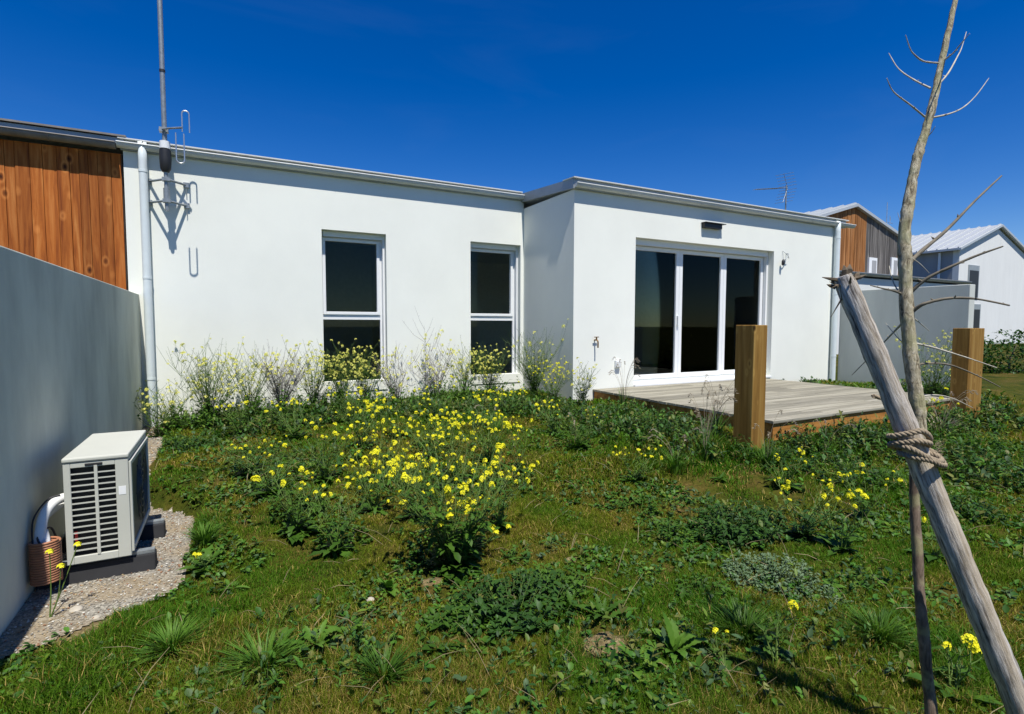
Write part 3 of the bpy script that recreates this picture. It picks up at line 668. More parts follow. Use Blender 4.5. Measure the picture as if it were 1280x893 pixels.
M['twig_lit'] = plain('lit_twig', (.52,.48,.38), .7, mott=.4, scale=40)  # thin branches: sunlit highlights put into a lighter twig colour
TD = 1.66
trunk_px = [(1205,-60,2.6),(1196,-10,3.0),(1181,60,3.8),(1168,120,4.8),(1158,160,5.2),(1146,200,5.8),(1138,240,6.4),(1131,290,7.6),(1131,330,8),(1133,380,8.2),(1136,420,8.4),(1140,460,8.8),(1146,500,9.0),(1149,530,8.6),(1147,570,7.4),(1143,620,6.2),(1147,700,6.2),(1152,770,6.6),(1159,840,7.0),(1166,920,7.4),(1172,1010,8.5)]
base = dep(1172,1010,TD-.02)
tree = empty('young_tree', (base.x,base.y,gz(base.x,base.y)), 'bare young tree with pale bark tied to a leaning stake on the right', 'tree')
def trunk_mesh(lst):
    mb = MB(); P = smooth_path([dep(x,y,TD) for x,y,_ in lst], 8); R = []
    for i in range(len(lst)-1):
        for j in range(8): R.append(lst[i][2]+(lst[i+1][2]-lst[i][2])*j/8)
    R.append(lst[-1][2]); R = [.92*r*TD/FPX*(1+.05*math.sin(i*.53)+.035*random.uniform(-1,1)) for i, r in enumerate(R)]
    P = [p+Vector((random.uniform(-1,1),random.uniform(-1,1),0))*.0012 for p in P]
    mb.tube(P, R, 14); return mb
part(trunk_mesh(trunk_px[:15]), 'trunk', M['bark'], tree)
part(trunk_mesh(trunk_px[14:]), 'trunk_base', M['bark_low'], tree)
BR = [([(1155.6,146),(1138.7,132),(1117,115),(1108.5,98)],1.5,.0,-.10),([(1163,110.5),(1141.8,99.7),(1123,86),(1111,66.7)],1.6,0,.12),
([(1172.6,79),(1154,76.6),(1141.8,67.3),(1137,59.6),(1132,44)],1.4,0,-.08),([(1161,148),(1185,143),(1203.4,135),(1220,119.7),(1236,98)],1.6,0,.1),
([(1169.5,110),(1185,92),(1197,70.4),(1202,60),(1208,40)],1.5,0,.15),([(1178.7,76.6),(1191,67),(1197,60),(1212,42)],1.4,0,-.12),([(1158,172),(1165,165),(1169,158)],1.0,0,-.04),
([(1134.8,330.8),(1151,314.7),(1183,287.8),(1220,250),(1252,220)],3.7,0,.12),([(1136.6,366.7),(1158,348.7),(1186.7,334.4),(1220,320),(1254,308)],3.2,0,-.12),
([(1130,369),(1118,364),(1104,361),(1088,357)],2.2,0,-.02),([(1131,376),(1117,354),(1111.5,332.6)],1.6,0,.08),
([(1134.8,393.5),(1146,385),(1158,379),(1186.7,373),(1220,373.8),(1262,382)],3.4,0,-.10),([(1131,400.7),(1104,429),(1065,469)],1.8,0,.22),([(1138,395),(1150,404),(1161.6,414)],1.3,0,.05),
([(1143.7,429.4),(1160,433),(1179.6,438.4),(1212,448.4),(1246,460)],1.8,0,-.08),([(1140,461.6),(1147,457),(1158,454.5),(1186.7,456.3),(1220,469),(1250,484)],2.3,0,.08),
([(1136,320),(1150,330),(1161.6,341.6)],.8,0,.0),([(1140,440),(1120,420),(1107,404)],1.0,0,.08),([(1146,497),(1168,494),(1190,498),(1216,510)],1.5,0,.06),([(1136,300),(1128,285),(1122,266)],.8,0,.0)]
for pts, r, _, dz in BR:
    n = len(pts); P = [dep(x, y, TD+dz*(i/(n-1))) for i, (x, y) in enumerate(pts)]
    P = smooth_path(P, 5); R = [.82*r*TD/FPX*(1-.68*i/(len(P)-1))*random.uniform(.88,1.12) for i in range(len(P))]
    mb = MB().tube(P, R, 7)
    for i in range(4, len(P)-1, 4):                     # buds
        q = P[i]; u = Vector((random.uniform(-1,1),random.uniform(-1,1),random.uniform(-.2,1))).normalized(); mb.tube([q, q+u*R[i]*1.7, q+u*R[i]*3.2], [R[i]*.8,R[i]*.6,.0003], 5)
    part(mb, 'branch', M['twig'] if r > 2 else M['twig_lit'], tree)
# stake
SD = 1.52
A = dep(1054,345,SD+.03); B = dep(1327,1012,SD)
stake = empty('tree_stake', B, 'thick weathered grey pole leaning to hold up the young tree', 'stake')
M['stake'] = None
m, nt, bs = newmat('weathered_stake'); ax = (B-A).normalized()
q = ax.to_track_quat('Z','Y'); tcn = nt.nodes.new('ShaderNodeTexCoord')
vr = nt.nodes.new('ShaderNodeMapping'); vr.vector_type = 'POINT'
e = q.inverted().to_euler(); vr.inputs['Rotation'].default_value = e
mp2 = nt.nodes.new('ShaderNodeMapping'); mp2.inputs['Scale'].default_value = (1,1,.09)
nt.links.new(tcn.outputs['Object'], vr.inputs['Vector']); nt.links.new(vr.outputs[0], mp2.inputs['Vector'])
n1 = N(nt,'ShaderNodeTexNoise',Scale=110.0,Detail=10.0,Roughness=.68,Distortion=.15); nt.links.new(mp2.outputs[0], n1.inputs['Vector'])
nb_ = N(nt,'ShaderNodeTexNoise',Scale=13.0,Detail=4.0,Roughness=.6); nt.links.new(mp2.outputs[0], nb_.inputs['Vector'])
c1 = ramp(nt, n1.outputs['Fac'], [(.36,(.035,.03,.03)),(.43,(.20,.19,.18)),(.51,(.42,.40,.38)),(.64,(.72,.70,.66))])
c1 = mixc(nt, ramp(nt, nb_.outputs['Fac'], [(.5,(0,0,0)),(.66,(.7,.7,.7))]), c1, (.40,.32,.21))
nt.links.new(c1, bs.inputs['Base Color']); bs.inputs['Roughness'].default_value = .85; bump(nt, bs, n1.outputs['Fac'], 1.0, .005)
M['stake'] = m
mb = MB(); K = 60; P = []; R = []
for i in range(K+1):
    t = i/K; P.append(A.lerp(B,t)+Vector((math.sin(t*9),math.cos(t*7),0))*.0025); R.append((.0285+.008*t)*(1+.03*math.sin(i*.9)+.03*math.sin(i*2.3)))
R[0] *= .8; R[1] *= .93
mb.tube(P, R, 22)
st = part(mb, 'pole', M['stake'], stake)
u = ax.orthogonal().normalized(); w = ax.cross(u)
mb = MB()                                               # splintered head
for k in range(26):
    a = random.uniform(0,6.28); rr = random.uniform(.008,.030); p0 = A+ax*.025+(u*math.cos(a)+w*math.sin(a))*rr
    out = (u*math.cos(a)+w*math.sin(a))*random.uniform(.1,1.2)-ax*random.uniform(.3,1.2); out.normalize(); L = random.uniform(.012,.035)
    s = random.uniform(.003,.008); mb.tube([p0,p0+out*L*.6,p0+out*L], [s,s*.8,.0006], 4, smooth=False)
for (dx,dy,L,s) in ((-1,.1,.055,.006),(-.8,-.5,.035,.006),(.9,.2,.05,.007),(.3,1,.035,.012),(-.1,1,.03,.012)):
    d = (RT*dx+UP*dy).normalized(); p0 = A+ax*.015+d*.012; mb.tube([p0,p0+d*L*.6-FW*.004,p0+d*L+UP*.003], [s,s*.8,.001], 5, smooth=False)
mb.tube([A-RT*.026+ax*.03-FW*.01, A-RT*.03+ax*.07, A-RT*.036-UP*.12], [.002,.0035,.0008], 4)
part(mb, 'splinters', plain('dark_splinter', (.16,.12,.075), .9, mott=.6, scale=60), stake)
# rope: three twisted strands
M['rope'] = plain('sisal_rope', (.34,.27,.18), .95, mott=.45, scale=150)
def rope(mb, pts, r=.0078, k=14, lay=.032):
    P = smooth_path(pts, k); Ls = [0]
    for i in range(1, len(P)): Ls.append(Ls[-1]+(P[i]-P[i-1]).length)
    prev = None; fr = []
    for i, p in enumerate(P):
        t = (P[min(i+1,len(P)-1)]-P[max(i-1,0)]).normalized()
        uu = t.orthogonal().normalized() if prev is None else (prev-t*prev.dot(t)).normalized()
        prev = uu; fr.append((uu, t.cross(uu)))
    for s in range(3):
        pts2 = [P[i]+(fr[i][0]*math.cos(Ls[i]/lay*2*math.pi+s*2.094)+fr[i][1]*math.sin(Ls[i]/lay*2*math.pi+s*2.094))*r*.55 for i in range(len(P))]
        mb.tube(pts2, r*.56, 7)
    return mb
rp = empty('tie_rope', dep(1150,565,SD), 'twisted brown rope knotted round the stake and the young tree', 'rope')
def rp_at(px, py, off): return dep(px, py, SD)-FW*off*.9
fr_, bk = .046, -.046
loops = [rp_at(1168,560,-.03), rp_at(1155,546,.022), rp_at(1140,537,.040), rp_at(1126,540,.036), rp_at(1115,545,.005), rp_at(1124,548,-.040), rp_at(1146,552,-.045), rp_at(1161,556,-.01),
         rp_at(1150,552,.036), rp_at(1134,549,.042), rp_at(1119,552,.02), rp_at(1116,556,-.01), rp_at(1130,562,-.045), rp_at(1150,565,-.04), rp_at(1164,567,.0),
         rp_at(1172,574,.014), rp_at(1160,574,.040), rp_at(1142,567,.045), rp_at(1126,558,.038), rp_at(1117,556,.0)]
mb = MB(); rope(mb, loops)
rope(mb, [rp_at(1122,566,.0), rp_at(1130,569,.036), rp_at(1148,572,.046), rp_at(1163,578,.040), rp_at(1177,580,.01), rp_at(1178,571,-.02), rp_at(1166,562,-.03), rp_at(1158,548,-.05), rp_at(1150,530,-.10), rp_at(1146,512,-.13)])
rope(mb, [rp_at(1134,502,-.10), rp_at(1141,510,-.095), rp_at(1152,513,-.10), rp_at(1160,508,-.14), rp_at(1150,503,-.19), rp_at(1137,500,-.17)], .006)
part(mb, 'strands', M['rope'], rp)
mb = MB()
for k in range(26):
    p0 = rp_at(1168+random.uniform(-4,4),566+random.uniform(-14,4),.005); d = (RT*random.uniform(.3,1)+UP*random.uniform(-.3,.5)+FW*random.uniform(-.3,.3)); mb.tube([p0,p0+d*.012,p0+d*.024+UP*random.uniform(-.006,.006)], [.0007,.0006,.0003], 3)
part(mb, 'frayed_end', M['rope'], rp)

# ------------------------------------------------------------------ grass (too many blades to count)
def vnoise(x, y, s, seed=0):
    """cheap value noise on arrays"""
    x = x*s+seed*17.3; y = y*s+seed*9.1; xi = np.floor(x).astype(int); yi = np.floor(y).astype(int); fx = x-xi; fy = y-yi
    fx = fx*fx*(3-2*fx); fy = fy*fy*(3-2*fy)
    def h(a, b): v = np.sin(a*127.1+b*311.7+seed*74.7)*43758.5453; return v-np.floor(v)
    return (h(xi,yi)*(1-fx)+h(xi+1,yi)*fx)*(1-fy)+(h(xi,yi+1)*(1-fx)+h(xi+1,yi+1)*fx)*fy
def fbm(x, y, s, seed=0): return (vnoise(x,y,s,seed)+.5*vnoise(x,y,s*2.1,seed+1)+.25*vnoise(x,y,s*4.3,seed+2))/1.75
def occupied(x, y):
    o = in_poly(x+.07*(fbm(x, y, 11, 31)-.62), y+.10*(fbm(x, y, 9, 33)-.62)) | (x < -.89) | (x > 10.68)
    o |= (x > DX0-.0) & (x < DX1) & (y > DY0)
    for b, r1, r2, sd in SOIL: o |= (((x-b.x)/r1)**2+((y-b.y)/r2)**2 < .6) & (fbm(x, y, 22, sd) < .52)
    o |= (y > YB-.01) & (x > XC-.01); o |= y > YA-.01
    return o
def lush_at(x, y, spots):
    v = np.zeros(x.shape)
    for (sx, sy, r, a) in spots: v = np.maximum(v, a*np.exp(-((x-sx)**2+(y-sy)**2)/(r*r)))
    return v
def spot(px, py, r, a): p = gp(px, py); return (p.x, p.y, r, a)
LUSH = [spot(250,665,.22,1), spot(215,800,.30,.8), spot(330,830,.45,.9), spot(150,790,.2,.7), spot(100,850,.3,.9), spot(560,860,.5,.6), spot(700,650,.35,.3), spot(740,860,.5,.5),
        spot(920,780,.35,.9), spot(1080,790,.3,.8), spot(1000,870,.4,.8), spot(820,560,.5,.9), spot(900,560,.5,1), spot(1000,545,.5,1), spot(1080,545,.4,1), spot(760,530,.4,.8),
        spot(1180,560,.4,.8), spot(1200,700,.4,.5), spot(690,520,.5,.7), spot(560,520,.6,.5), spot(860,880,.5,.7), spot(740,600,.4,.5), spot(1140,620,.4,.5), spot(1250,850,.5,.9)]
BARE = [spot(310,655,.10,.9), spot(540,720,.12,1), spot(560,735,.1,.9), spot(755,805,.13,1.3), spot(640,735,.1,.6), spot(700,685,.18,.6), spot(860,610,.25,.7), spot(960,605,.25,.9), spot(360,760,.12,.6), spot(80,790,.16,1.4), spot(90,770,.15,1.2), spot(270,600,.12,.5), spot(1180,740,.15,.6), spot(500,650,.15,.4)]
def blades(n, dmin, dmax, lo, hi, wid, seed):
    """sample a ring of distances from the viewpoint over the whole garden"""
    rng = np.random.default_rng(seed)
    th = rng.uniform(rad(YAW-62), rad(YAW+56), n); d = np.sqrt(rng.uniform(dmin**2, dmax**2, n))
    x = d*np.sin(th); y = d*np.cos(th); k = ~occupied(x, y); x, y = x[k], y[k]
    lu = lush_at(x, y, LUSH); ba = lush_at(x, y, BARE); pn = fbm(x, y, 1.6, 3); cl = fbm(x, y, 9, 6)
    keep = rng.random(len(x)) < np.clip(.35+1.3*(cl-.25)+lu-ba*1.1-np.clip(pn-.58,0,1)*1.2, .03, 1)
    x, y, lu, ba, pn, cl = [q[keep] for q in (x, y, lu, ba, pn, cl)]; n = len(x)
    h = rng.uniform(lo, hi, n)*(.55+.9*cl)*(1+2.6*lu*rng.uniform(.4,1.2,n)); w = wid*rng.uniform(.7,1.3,n)*(1+.25*lu)
    a = rng.uniform(0, 2*math.pi, n); lean = rng.uniform(.15,1.0,n); b = a+rng.uniform(-.8,.8,n)
    dx, dy = np.cos(a), np.sin(a); px, py = -np.sin(b), np.cos(b); z = ground_z(x, y)-.003
    def st(t, ww):
        cx = x+dx*h*lean*t*t; cy = y+dy*h*lean*t*t; cz = z+h*(t-.35*lean*t*t)
        return np.stack([cx-px*w*ww, cy-py*w*ww, cz],1), np.stack([cx+px*w*ww, cy+py*w*ww, cz],1)
    a0,b0 = st(0,.5); a1,b1 = st(.55,.42); tip = st(1,0)[0]
    V = np.stack([a0,b0,a1,b1,tip],1).reshape(-1,3)
    green = np.array([.072,.155,.007]); lushc = np.array([.040,.128,.007]); moss = np.array([.155,.170,.009]); straw = np.array([.38,.28,.085]); rust = np.array([.12,.066,.008])
    t = np.clip((pn-.38)/.25, 0, 1)[:,None]; c = green*(1-t)+moss*t
    c = c*(1-lu[:,None]*.8)+lushc*lu[:,None]*.8
    s = (rng.random(n) < .05+.35*ba+.22*np.clip((pn-.48)*4,0,1))[:,None]; c = np.where(s, straw, c)
    s = (rng.random(n) < .03+.09*np.clip((pn-.48)*4,0,1))[:,None]; c = np.where(s, rust, c)
    c = c*rng.uniform(.45,1.6,(n,1)); return V, np.repeat(c, 5, 0), n
def grass():
    Vs, Cs, n = [], [], 0
    for args in ((380000,1.0,2.3,.008,.026,.0015,1),(560000,2.3,4.2,.010,.030,.0025,2),(360000,4.2,7.2,.014,.042,.0054,3),(160000,7.2,12.5,.025,.07,.012,4)):
        v, c, k = blades(*args); Vs.append(v); Cs.append(c); n += k
    V = np.concatenate(Vs); C = np.concatenate(Cs); print('blades', n)
    me = bpy.data.meshes.new('grass'); me.vertices.add(len(V)); me.vertices.foreach_set('co', V.astype(np.float32).ravel())
    b = (np.arange(n)*5)[:,None]
    li = np.concatenate([b+0,b+1,b+3,b+2,b+2,b+3,b+4],1).ravel()
    me.loops.add(len(li)); me.loops.foreach_set('vertex_index', li.astype(np.int32))
    me.polygons.add(2*n); ls = np.stack([np.arange(n)*7, np.arange(n)*7+4],1).ravel(); lt = np.tile([4,3],n)
    me.polygons.foreach_set('loop_start', ls.astype(np.int32)); me.update(calc_edges=True); me.validate()
    at = me.attributes.new('tint','FLOAT_COLOR','POINT'); at.data.foreach_set('color', np.hstack([C,np.ones((len(C),1))]).astype(np.float32).ravel())
    me.materials.append(M['blade']); o = bpy.data.objects.new('grass', me); col.objects.link(o)
    tag(o, 'short patchy lawn grass and moss covering the garden', 'grass', kind='stuff')
grass()

# ------------------------------------------------------------------ leaves
def leaf(mb, base, d, up, L, Wd, n=4, droop=.5, lobed=0.0, fold=.25, petiole=.15, cols=None, c=None):
    """leaf blade along d, curling down; lobed > 0 gives a notched outline"""
    d = Vector(d).normalized(); side = d.cross(Vector(up)); side = side.normalized() if side.length > 1e-5 else d.orthogonal().normalized(); nn = side.cross(d)
    vs = []; fs = []
    for i in range(n+1):
        t = i/n; e = math.sin(math.pi*min(1, (t*.92+.08)))**.8 if t < 1 else 0
        if petiole and t < petiole: e *= .25
        if lobed and i % 2 == 1 and 0 < i < n: e *= 1-lobed
        wv = Wd*.5*e
        cpt = Vector(base)+d*(L*(t-.12*droop*t*t))-nn*0-Vector((0,0,1))*(L*droop*.55*t*t)
        vs += [cpt-side*wv+nn*wv*fold, cpt, cpt+side*wv+nn*wv*fold]
    for i in range(n):
        a = i*3; fs += [(a,a+1,a+4,a+3),(a+1,a+2,a+5,a+4)]
    mb.add(vs, fs, True)
    if cols is not None: cols.extend([c]*len(vs))
def rdir(el0, el1, rng=random):
    a = rng.uniform(0, 2*math.pi); e = rad(rng.uniform(el0, el1)); return Vector((math.cos(a)*math.cos(e), math.sin(a)*math.cos(e), math.sin(e)))

# flower clusters: meshes shared by every plant
def cluster_mesh(name, nf, R, pl, mat, seed):
    rng = random.Random(seed); mb = MB()
    for k in range(nf):
        u = rng.uniform(.0,1); a = k*2.4+rng.uniform(-.3,.3); el = math.asin(max(-.2, 1-1.15*u)); r = R*rng.uniform(.8,1.15)
        nrm = Vector((math.cos(a)*math.cos(el), math.sin(a)*math.cos(el), math.sin(el))); c = nrm*r; c.z = c.z*.8
        nn = (nrm+Vector((0,0,.6))).normalized(); uu = nn.orthogonal().normalized(); ww = nn.cross(uu); rot = rng.uniform(0,1.57)
        for q in range(4):
            b = rot+q*math.pi/2; d = uu*math.cos(b)+ww*math.sin(b); s = nn.cross(d)
            mb.add([c, c+d*pl*.65-s*pl*.42+nn*pl*.15, c+d*pl+nn*pl*.05, c+d*pl*.65+s*pl*.42+nn*pl*.15], [(0,1,2,3)])
    me = bpy.data.meshes.new(name); me.from_pydata(mb.v, [], mb.f); me.materials.append(mat); return me
CL = [cluster_mesh('flower_cluster', 13, .0135, .0085, M['petal'], s) for s in range(5)]
CLP = [cluster_mesh('flower_cluster', 9, .016, .010, M['petal_pale'], s+20) for s in range(4)]

def mustard(px, py, h, nst, ncl, spread, label, seed, pale=False, leafy=1.0, stem='stem', leafm='leaf', big=1.0, lean=(0,0), pos=None, leafL=.13, group='yellow flowering mustard plants', cat='flowering plant', cs=1.0):
    rng = random.Random(seed); b = pos or gp(px, py); root = empty('mustard_plant', b, label, cat, group)
    sm = MB(); lm = MB(); tips = []
    for s in range(nst):
        a = rng.uniform(0, 2*math.pi); tilt = spread*math.sqrt(rng.random()); hh = h*rng.uniform(.6,1.0)*(1-.25*tilt/max(spread,.01)*.5)
        ex = Vector((math.cos(a)*tilt+lean[0], math.sin(a)*tilt+lean[1], 0))
        P = [Vector((math.cos(a)*.01, math.sin(a)*.01, -.01)), ex*.25+Vector((0,0,hh*.35)), ex*.6+Vector((rng.uniform(-.02,.02),rng.uniform(-.02,.02),hh*.7)), ex+Vector((rng.uniform(-.03,.03),rng.uniform(-.03,.03),hh))]
        P = smooth_path(P, 4); sm.tube(P, [(.0034 if pale else .0042)*big*(1-.75*i/(len(P)-1)) for i in range(len(P))], 4, False); tips.append(P[-1])
        nb = rng.randint(4, 8) if pale else rng.randint(2, 5)
        for k in range(nb):
            i = rng.randint(3 if pale else 4, len(P)-2); q = P[i]; dd = rdir(25, 65, rng); Lb = h*rng.uniform(.14,.34); e = q+dd*Lb+Vector((0,0,Lb*.25)); m_ = q+dd*Lb*.5
            sm.tube([q, m_, e], [.0024*big,.0018*big,.001*big], 3, False); tips.append(e)
            for j in range(rng.randint(1,4)):            # seed pods
                pq = m_.lerp(e, rng.random()); sm.tube([pq, pq+rdir(20,60,rng)*.028], [.0013*big,.0005], 3, False)
        nl = int(rng.randint(5, 9)*leafy)
        for k in range(nl):
            t = rng.random()**1.4; i = int(t*(len(P)-2)); L = leafL*(1-.6*t)*rng.uniform(.5,1.1)
            leaf(lm, P[i], rdir(0,45,rng), (0,0,1), L, L*rng.uniform(.3,.5), 5, rng.uniform(.2,.8), .45)
    if pale:
        for q in range(int(40*leafy)):
            a = rng.uniform(0,6.283); rr_ = spread*.6*math.sqrt(rng.random()); p_ = Vector((math.cos(a)*rr_, math.sin(a)*rr_*.5, h*.5*rng.random()**1.3)); L = rng.uniform(.03,.07)
            sm.tube([Vector((0,0,0)), p_*.5+Vector((0,0,.01)), p_], [.0018,.0016,.0012], 3, False); leaf(lm, p_, rdir(0,60,rng), (0,0,1), L, L*.45, 4, .5, .3); leaf(lm, p_, rdir(0,60,rng), (0,0,1), L, L*.45, 4, .5, .3)
    for k in range(int(12*leafy)):
        L = leafL*rng.uniform(.8,1.6); leaf(lm, (0,0,.01), rdir(8,40,rng), (0,0,1), L, L*rng.uniform(.3,.45), 6, rng.uniform(.2,.8), .45)
    sm.build('stems', M[stem], root)
    if lm.v: lm.build('leaves', M[leafm], root)
    rng.shuffle(tips); top = sorted(tips, key=lambda t: -t.z); use = (rng.sample(tips, ncl) if pale or ncl > 80 else top[:ncl]) if len(top) > ncl else top
    src = CLP if pale else CL
    for k in range(min(ncl, 100)):
        p = use[k] if k < len(use) else rng.choice(use)+Vector((rng.uniform(-.04,.04),rng.uniform(-.04,.04),rng.uniform(-.05,.01)))
        o = bpy.data.objects.new('flower_cluster', src[rng.randrange(len(src))]); col.objects.link(o); o.parent = root; o.location = p
        sc = rng.uniform(.4,1.15)*cs*(1.2 if pale else 1.0); o.scale = (sc*rng.uniform(.7,1.2),sc*rng.uniform(.7,1.2),sc*rng.uniform(.8,1.9)); o.rotation_euler = (rng.uniform(-.5,.5),rng.uniform(-.5,.5),rng.uniform(0,6.28))
    return root
def rosette(px, py, n, L, wr, label, seed, mat='leaf', el=(8,55), lobed=.35, cat='weed', name='broad_leaved_weed', droop=(.3,.9), pos=None, group='low leafy weeds in the lawn'):
    rng = random.Random(seed); b = pos or gp(px, py); mb = MB()
    for k in range(int(n*1.5)):
        l = 1.05*L*rng.uniform(.5,1.1); leaf(mb, (rng.uniform(-.012,.012),rng.uniform(-.012,.012),.012), rdir(el[0],el[1],rng), (0,0,1), l, l*wr*rng.uniform(.6,1.05), 14, rng.uniform(*droop), lobed, .3)
    root = empty(name, b, label, cat, group); mb.build('leaves', M[mat], root)
    return root
def patch(px, py, rx, n, label, seed, mat='leaf_dark', h=.12, leafL=.05, wr=.5, ry=None, name='leafy_weed', cat='weed', lobed=.3, nl=7, pos=None, group='low leafy weeds in the lawn', stem='stem'):
    """spreading clump: many short leafy shoots"""
    rng = random.Random(seed); b = pos or gp(px, py); ry = ry or rx; sm = MB(); lm = MB()
    for k in range(n):
        a = rng.uniform(0, 2*math.pi); r = rng.random()**.6; x = math.cos(a)*r*rx; y = math.sin(a)*r*ry
        z = gz(b.x+x, b.y+y)-b.z; hh = h*rng.uniform(.4,1.1)*(1.1-.6*r); e = Vector((x+math.cos(a)*hh*.5, y+math.sin(a)*hh*.5, z+hh)); s = Vector((x,y,z))
        sm.tube([Vector((0,0,-.02)), s-Vector((0,0,.004)), s.lerp(e,.5)+Vector((0,0,hh*.1)), e], [.0022,.0022,.0017,.001], 3, False)
        for j in range(nl):
            t = (j+.5)/nl; L = leafL*rng.uniform(.6,1.25); leaf(lm, s.lerp(e, t), rdir(-5,55,rng), (0,0,1), L, L*wr*rng.uniform(.7,1.2), 4, rng.uniform(.1,.8), lobed)
    root = empty(name, b, label, cat, group); sm.build('stems', M[stem], root); lm.build('leaves', M[mat], root); return root
def tuft(px, py, n, h, spread, label, seed, seedheads=0, pos=None, mat='leaf_bright', wid=.005, group='tufts of tall grass'):
    rng = random.Random(seed); b = pos or gp(px, py); mb = MB(); sh = MB()
    for k in range(n):
        a = rng.uniform(0,6.28); r = rng.random()*spread*.35; s = Vector((math.cos(a)*r, math.sin(a)*r, -.01)); hh = h*rng.uniform(.45,1.0); ln = rng.uniform(.2,1)*spread
        d = Vector((math.cos(a), math.sin(a), 0)); p = Vector((-d.y,d.x,0)); w = wid*rng.uniform(.6,1.2); vs = []
        for t in (0,.35,.7,1.0):
            c = s+d*ln*t*t+Vector((0,0,hh*(t-.25*t*t*ln/max(spread,.01)))); ww = w*(1-t)**.6; vs += [c-p*ww, c+p*ww]
        mb.add(vs, [(0,1,3,2),(2,3,5,4),(4,5,7,6)])
    for k in range(seedheads):
        a = rng.uniform(0,6.28); d = Vector((math.cos(a), math.sin(a), 0)); hh = h*rng.uniform(1.1,1.6); e = d*spread*.9+Vector((0,0,hh)); m_ = d*spread*.3+Vector((0,0,hh*.65))
        P = smooth_path([Vector((0,0,0)), m_, e, e+d*.05-Vector((0,0,.03))], 5); sh.tube(P, .0014, 3, False)
        for i in range(len(P)-7, len(P)):
            for j in range(3): sh.tube([P[i], P[i]+rdir(-40,40,rng)*.016+d*.01], [.0028,.0006], 3, False)
    root = empty('grass_tuft', b, label, 'grass tuft', group); mb.build('blades', M[mat], root)
    if seedheads: sh.build('seed_heads', M['stem_dry'], root)
    return root

# -- plants along the foot of the white wall, left to right
def wallpos(px, Y): p = atY(px, 500, Y); return Vector((p.x, Y, gz(p.x, Y)))
mustard(0,0,0.57,17,39,0.55,'sprawling mustard plant with arching stems at the foot of the left downpipe',101,True,.8,pos=wallpos(212,7.2),leafm='leaf_dark')
mustard(0,0,0.95,41,100,0.55,'widest flowering mustard bush against the white wall, just right of the left downpipe',102,True,.9,pos=wallpos(262,7.25),lean=(.05,0))
mustard(0,0,0.82,22,74,0.39,'flowering mustard plant against the wall, between the widest bush and the purplish one',103,True,.7,pos=wallpos(312,7.3))
mustard(0,0,0.88,30,74,0.36,'mustard plant with purplish grey stems left of the first window',104,True,.7,'stem_purple',pos=wallpos(352,7.3))
mustard(0,0,0.82,22,79,0.34,'mustard plant touching the left edge of the first window',105,True,.8,pos=wallpos(392,7.3))
mustard(0,0,0.74,24,96,0.31,'yellow mustard plant in front of the left half of the first window',106,True,.8,pos=wallpos(424,7.3))
mustard(0,0,0.76,24,96,0.31,'yellow mustard plant in front of the right half of the first window',107,True,.8,pos=wallpos(458,7.3))
mustard(0,0,0.80,20,62,0.44,'thin mustard plant just right of the first window',108,True,.5,'stem_purple',pos=wallpos(498,7.3))
mustard(0,0,1.18,3,6,.10,'tallest single mustard stem on the bare wall between the two windows',109,True,.3,'stem_purple',pos=wallpos(533,7.35))
mustard(0,0,0.82,22,67,0.44,'wispy mustard plant at the foot of the wall between the two windows',110,True,.5,'stem_purple',pos=wallpos(545,7.25))
mustard(0,0,0.74,22,67,0.34,'mustard plant just left of the second window',111,True,.6,pos=wallpos(580,7.3))
mustard(0,0,0.78,26,96,0.34,'yellow mustard plant in front of the second window',112,True,.7,pos=wallpos(613,7.25))
mustard(0,0,0.98,41,28,0.47,'dense dark green bush with few flowers in the corner beside the second window',113,True,1.7,pos=wallpos(668,6.6),leafm='leaf',leafL=.10)
mustard(0,0,0.62,22,96,0.34,'bright yellow mustard plant before the shaded side of the projecting block',114,False,.8,pos=wallpos(692,6.2),cs=.9)
mustard(0,0,0.62,17,22,0.18,'dark leafy mustard plant at the corner of the projecting block',115,True,1.5,pos=wallpos(728,5.9),leafm='leaf_dark',leafL=.08)
mustard(0,0,0.52,11,19,0.33,'thin yellow mustard stems by the grey wall, behind the outdoor unit',116,True,.4,pos=Vector((-.68,7.0,gz(-.68,7.0)-.0)))
# -- middle of the lawn
mustard(570,712,.74,30,92,.52,'biggest yellow flowering mustard plant in the middle of the lawn',120,False,2.6,leafm='leaf',leafL=.16,cs=1.12)
mustard(520,650,.50,16,51,.30,'mustard plant just behind and left of the biggest one',121,False,.8,cs=1.0)
mustard(468,640,.42,12,36,.26,'mustard plant left of the biggest one, flowers leaning over bare lawn',122,False,.9)
mustard(372,668,.42,9,10,.24,'leafy mustard plant on the left of the lawn, nearest to the outdoor unit',123,False,1.8,leafm='leaf')
mustard(310,598,.30,9,7,.30,'low dark leafy plant with small flowers near the gravel strip',124,False,2.2,leafm='leaf_dark')
mustard(405,600,.42,12,19,.28,'mustard plant in the lawn below the first window',125,False,.8)
mustard(455,560,.48,13,28,.34,'bright mustard plant between the first window and the biggest plant',126,False,.7)
mustard(540,575,.50,16,51,.36,'dense mustard plant directly behind the biggest one',127,False,.8)
mustard(610,580,.50,13,36,.34,'mustard plant behind and right of the biggest one',128,False,.7)
mustard(500,545,.42,12,26,.36,'mustard plant in the strip between the two windows, nearer than the wall plants',129,False,.8)
mustard(600,535,.42,12,26,.36,'mustard plant in the lawn below the second window',130,False,.8)
mustard(370,550,.42,12,19,.36,'mustard plant in the lawn left of the first window',131,False,1.0)
mustard(650,590,.45,6,12,.18,'sparse mustard plant at the right edge of the flowering patch',132,False,.6)
mustard(695,545,.36,9,14,.3,'small mustard plant in the lawn before the shaded side wall',133,False,.8)
mustard(790,602,.28,8,17,.34,'low yellow flowering plant in the open lawn left of the deck post',134,False,.7,cs=.9)
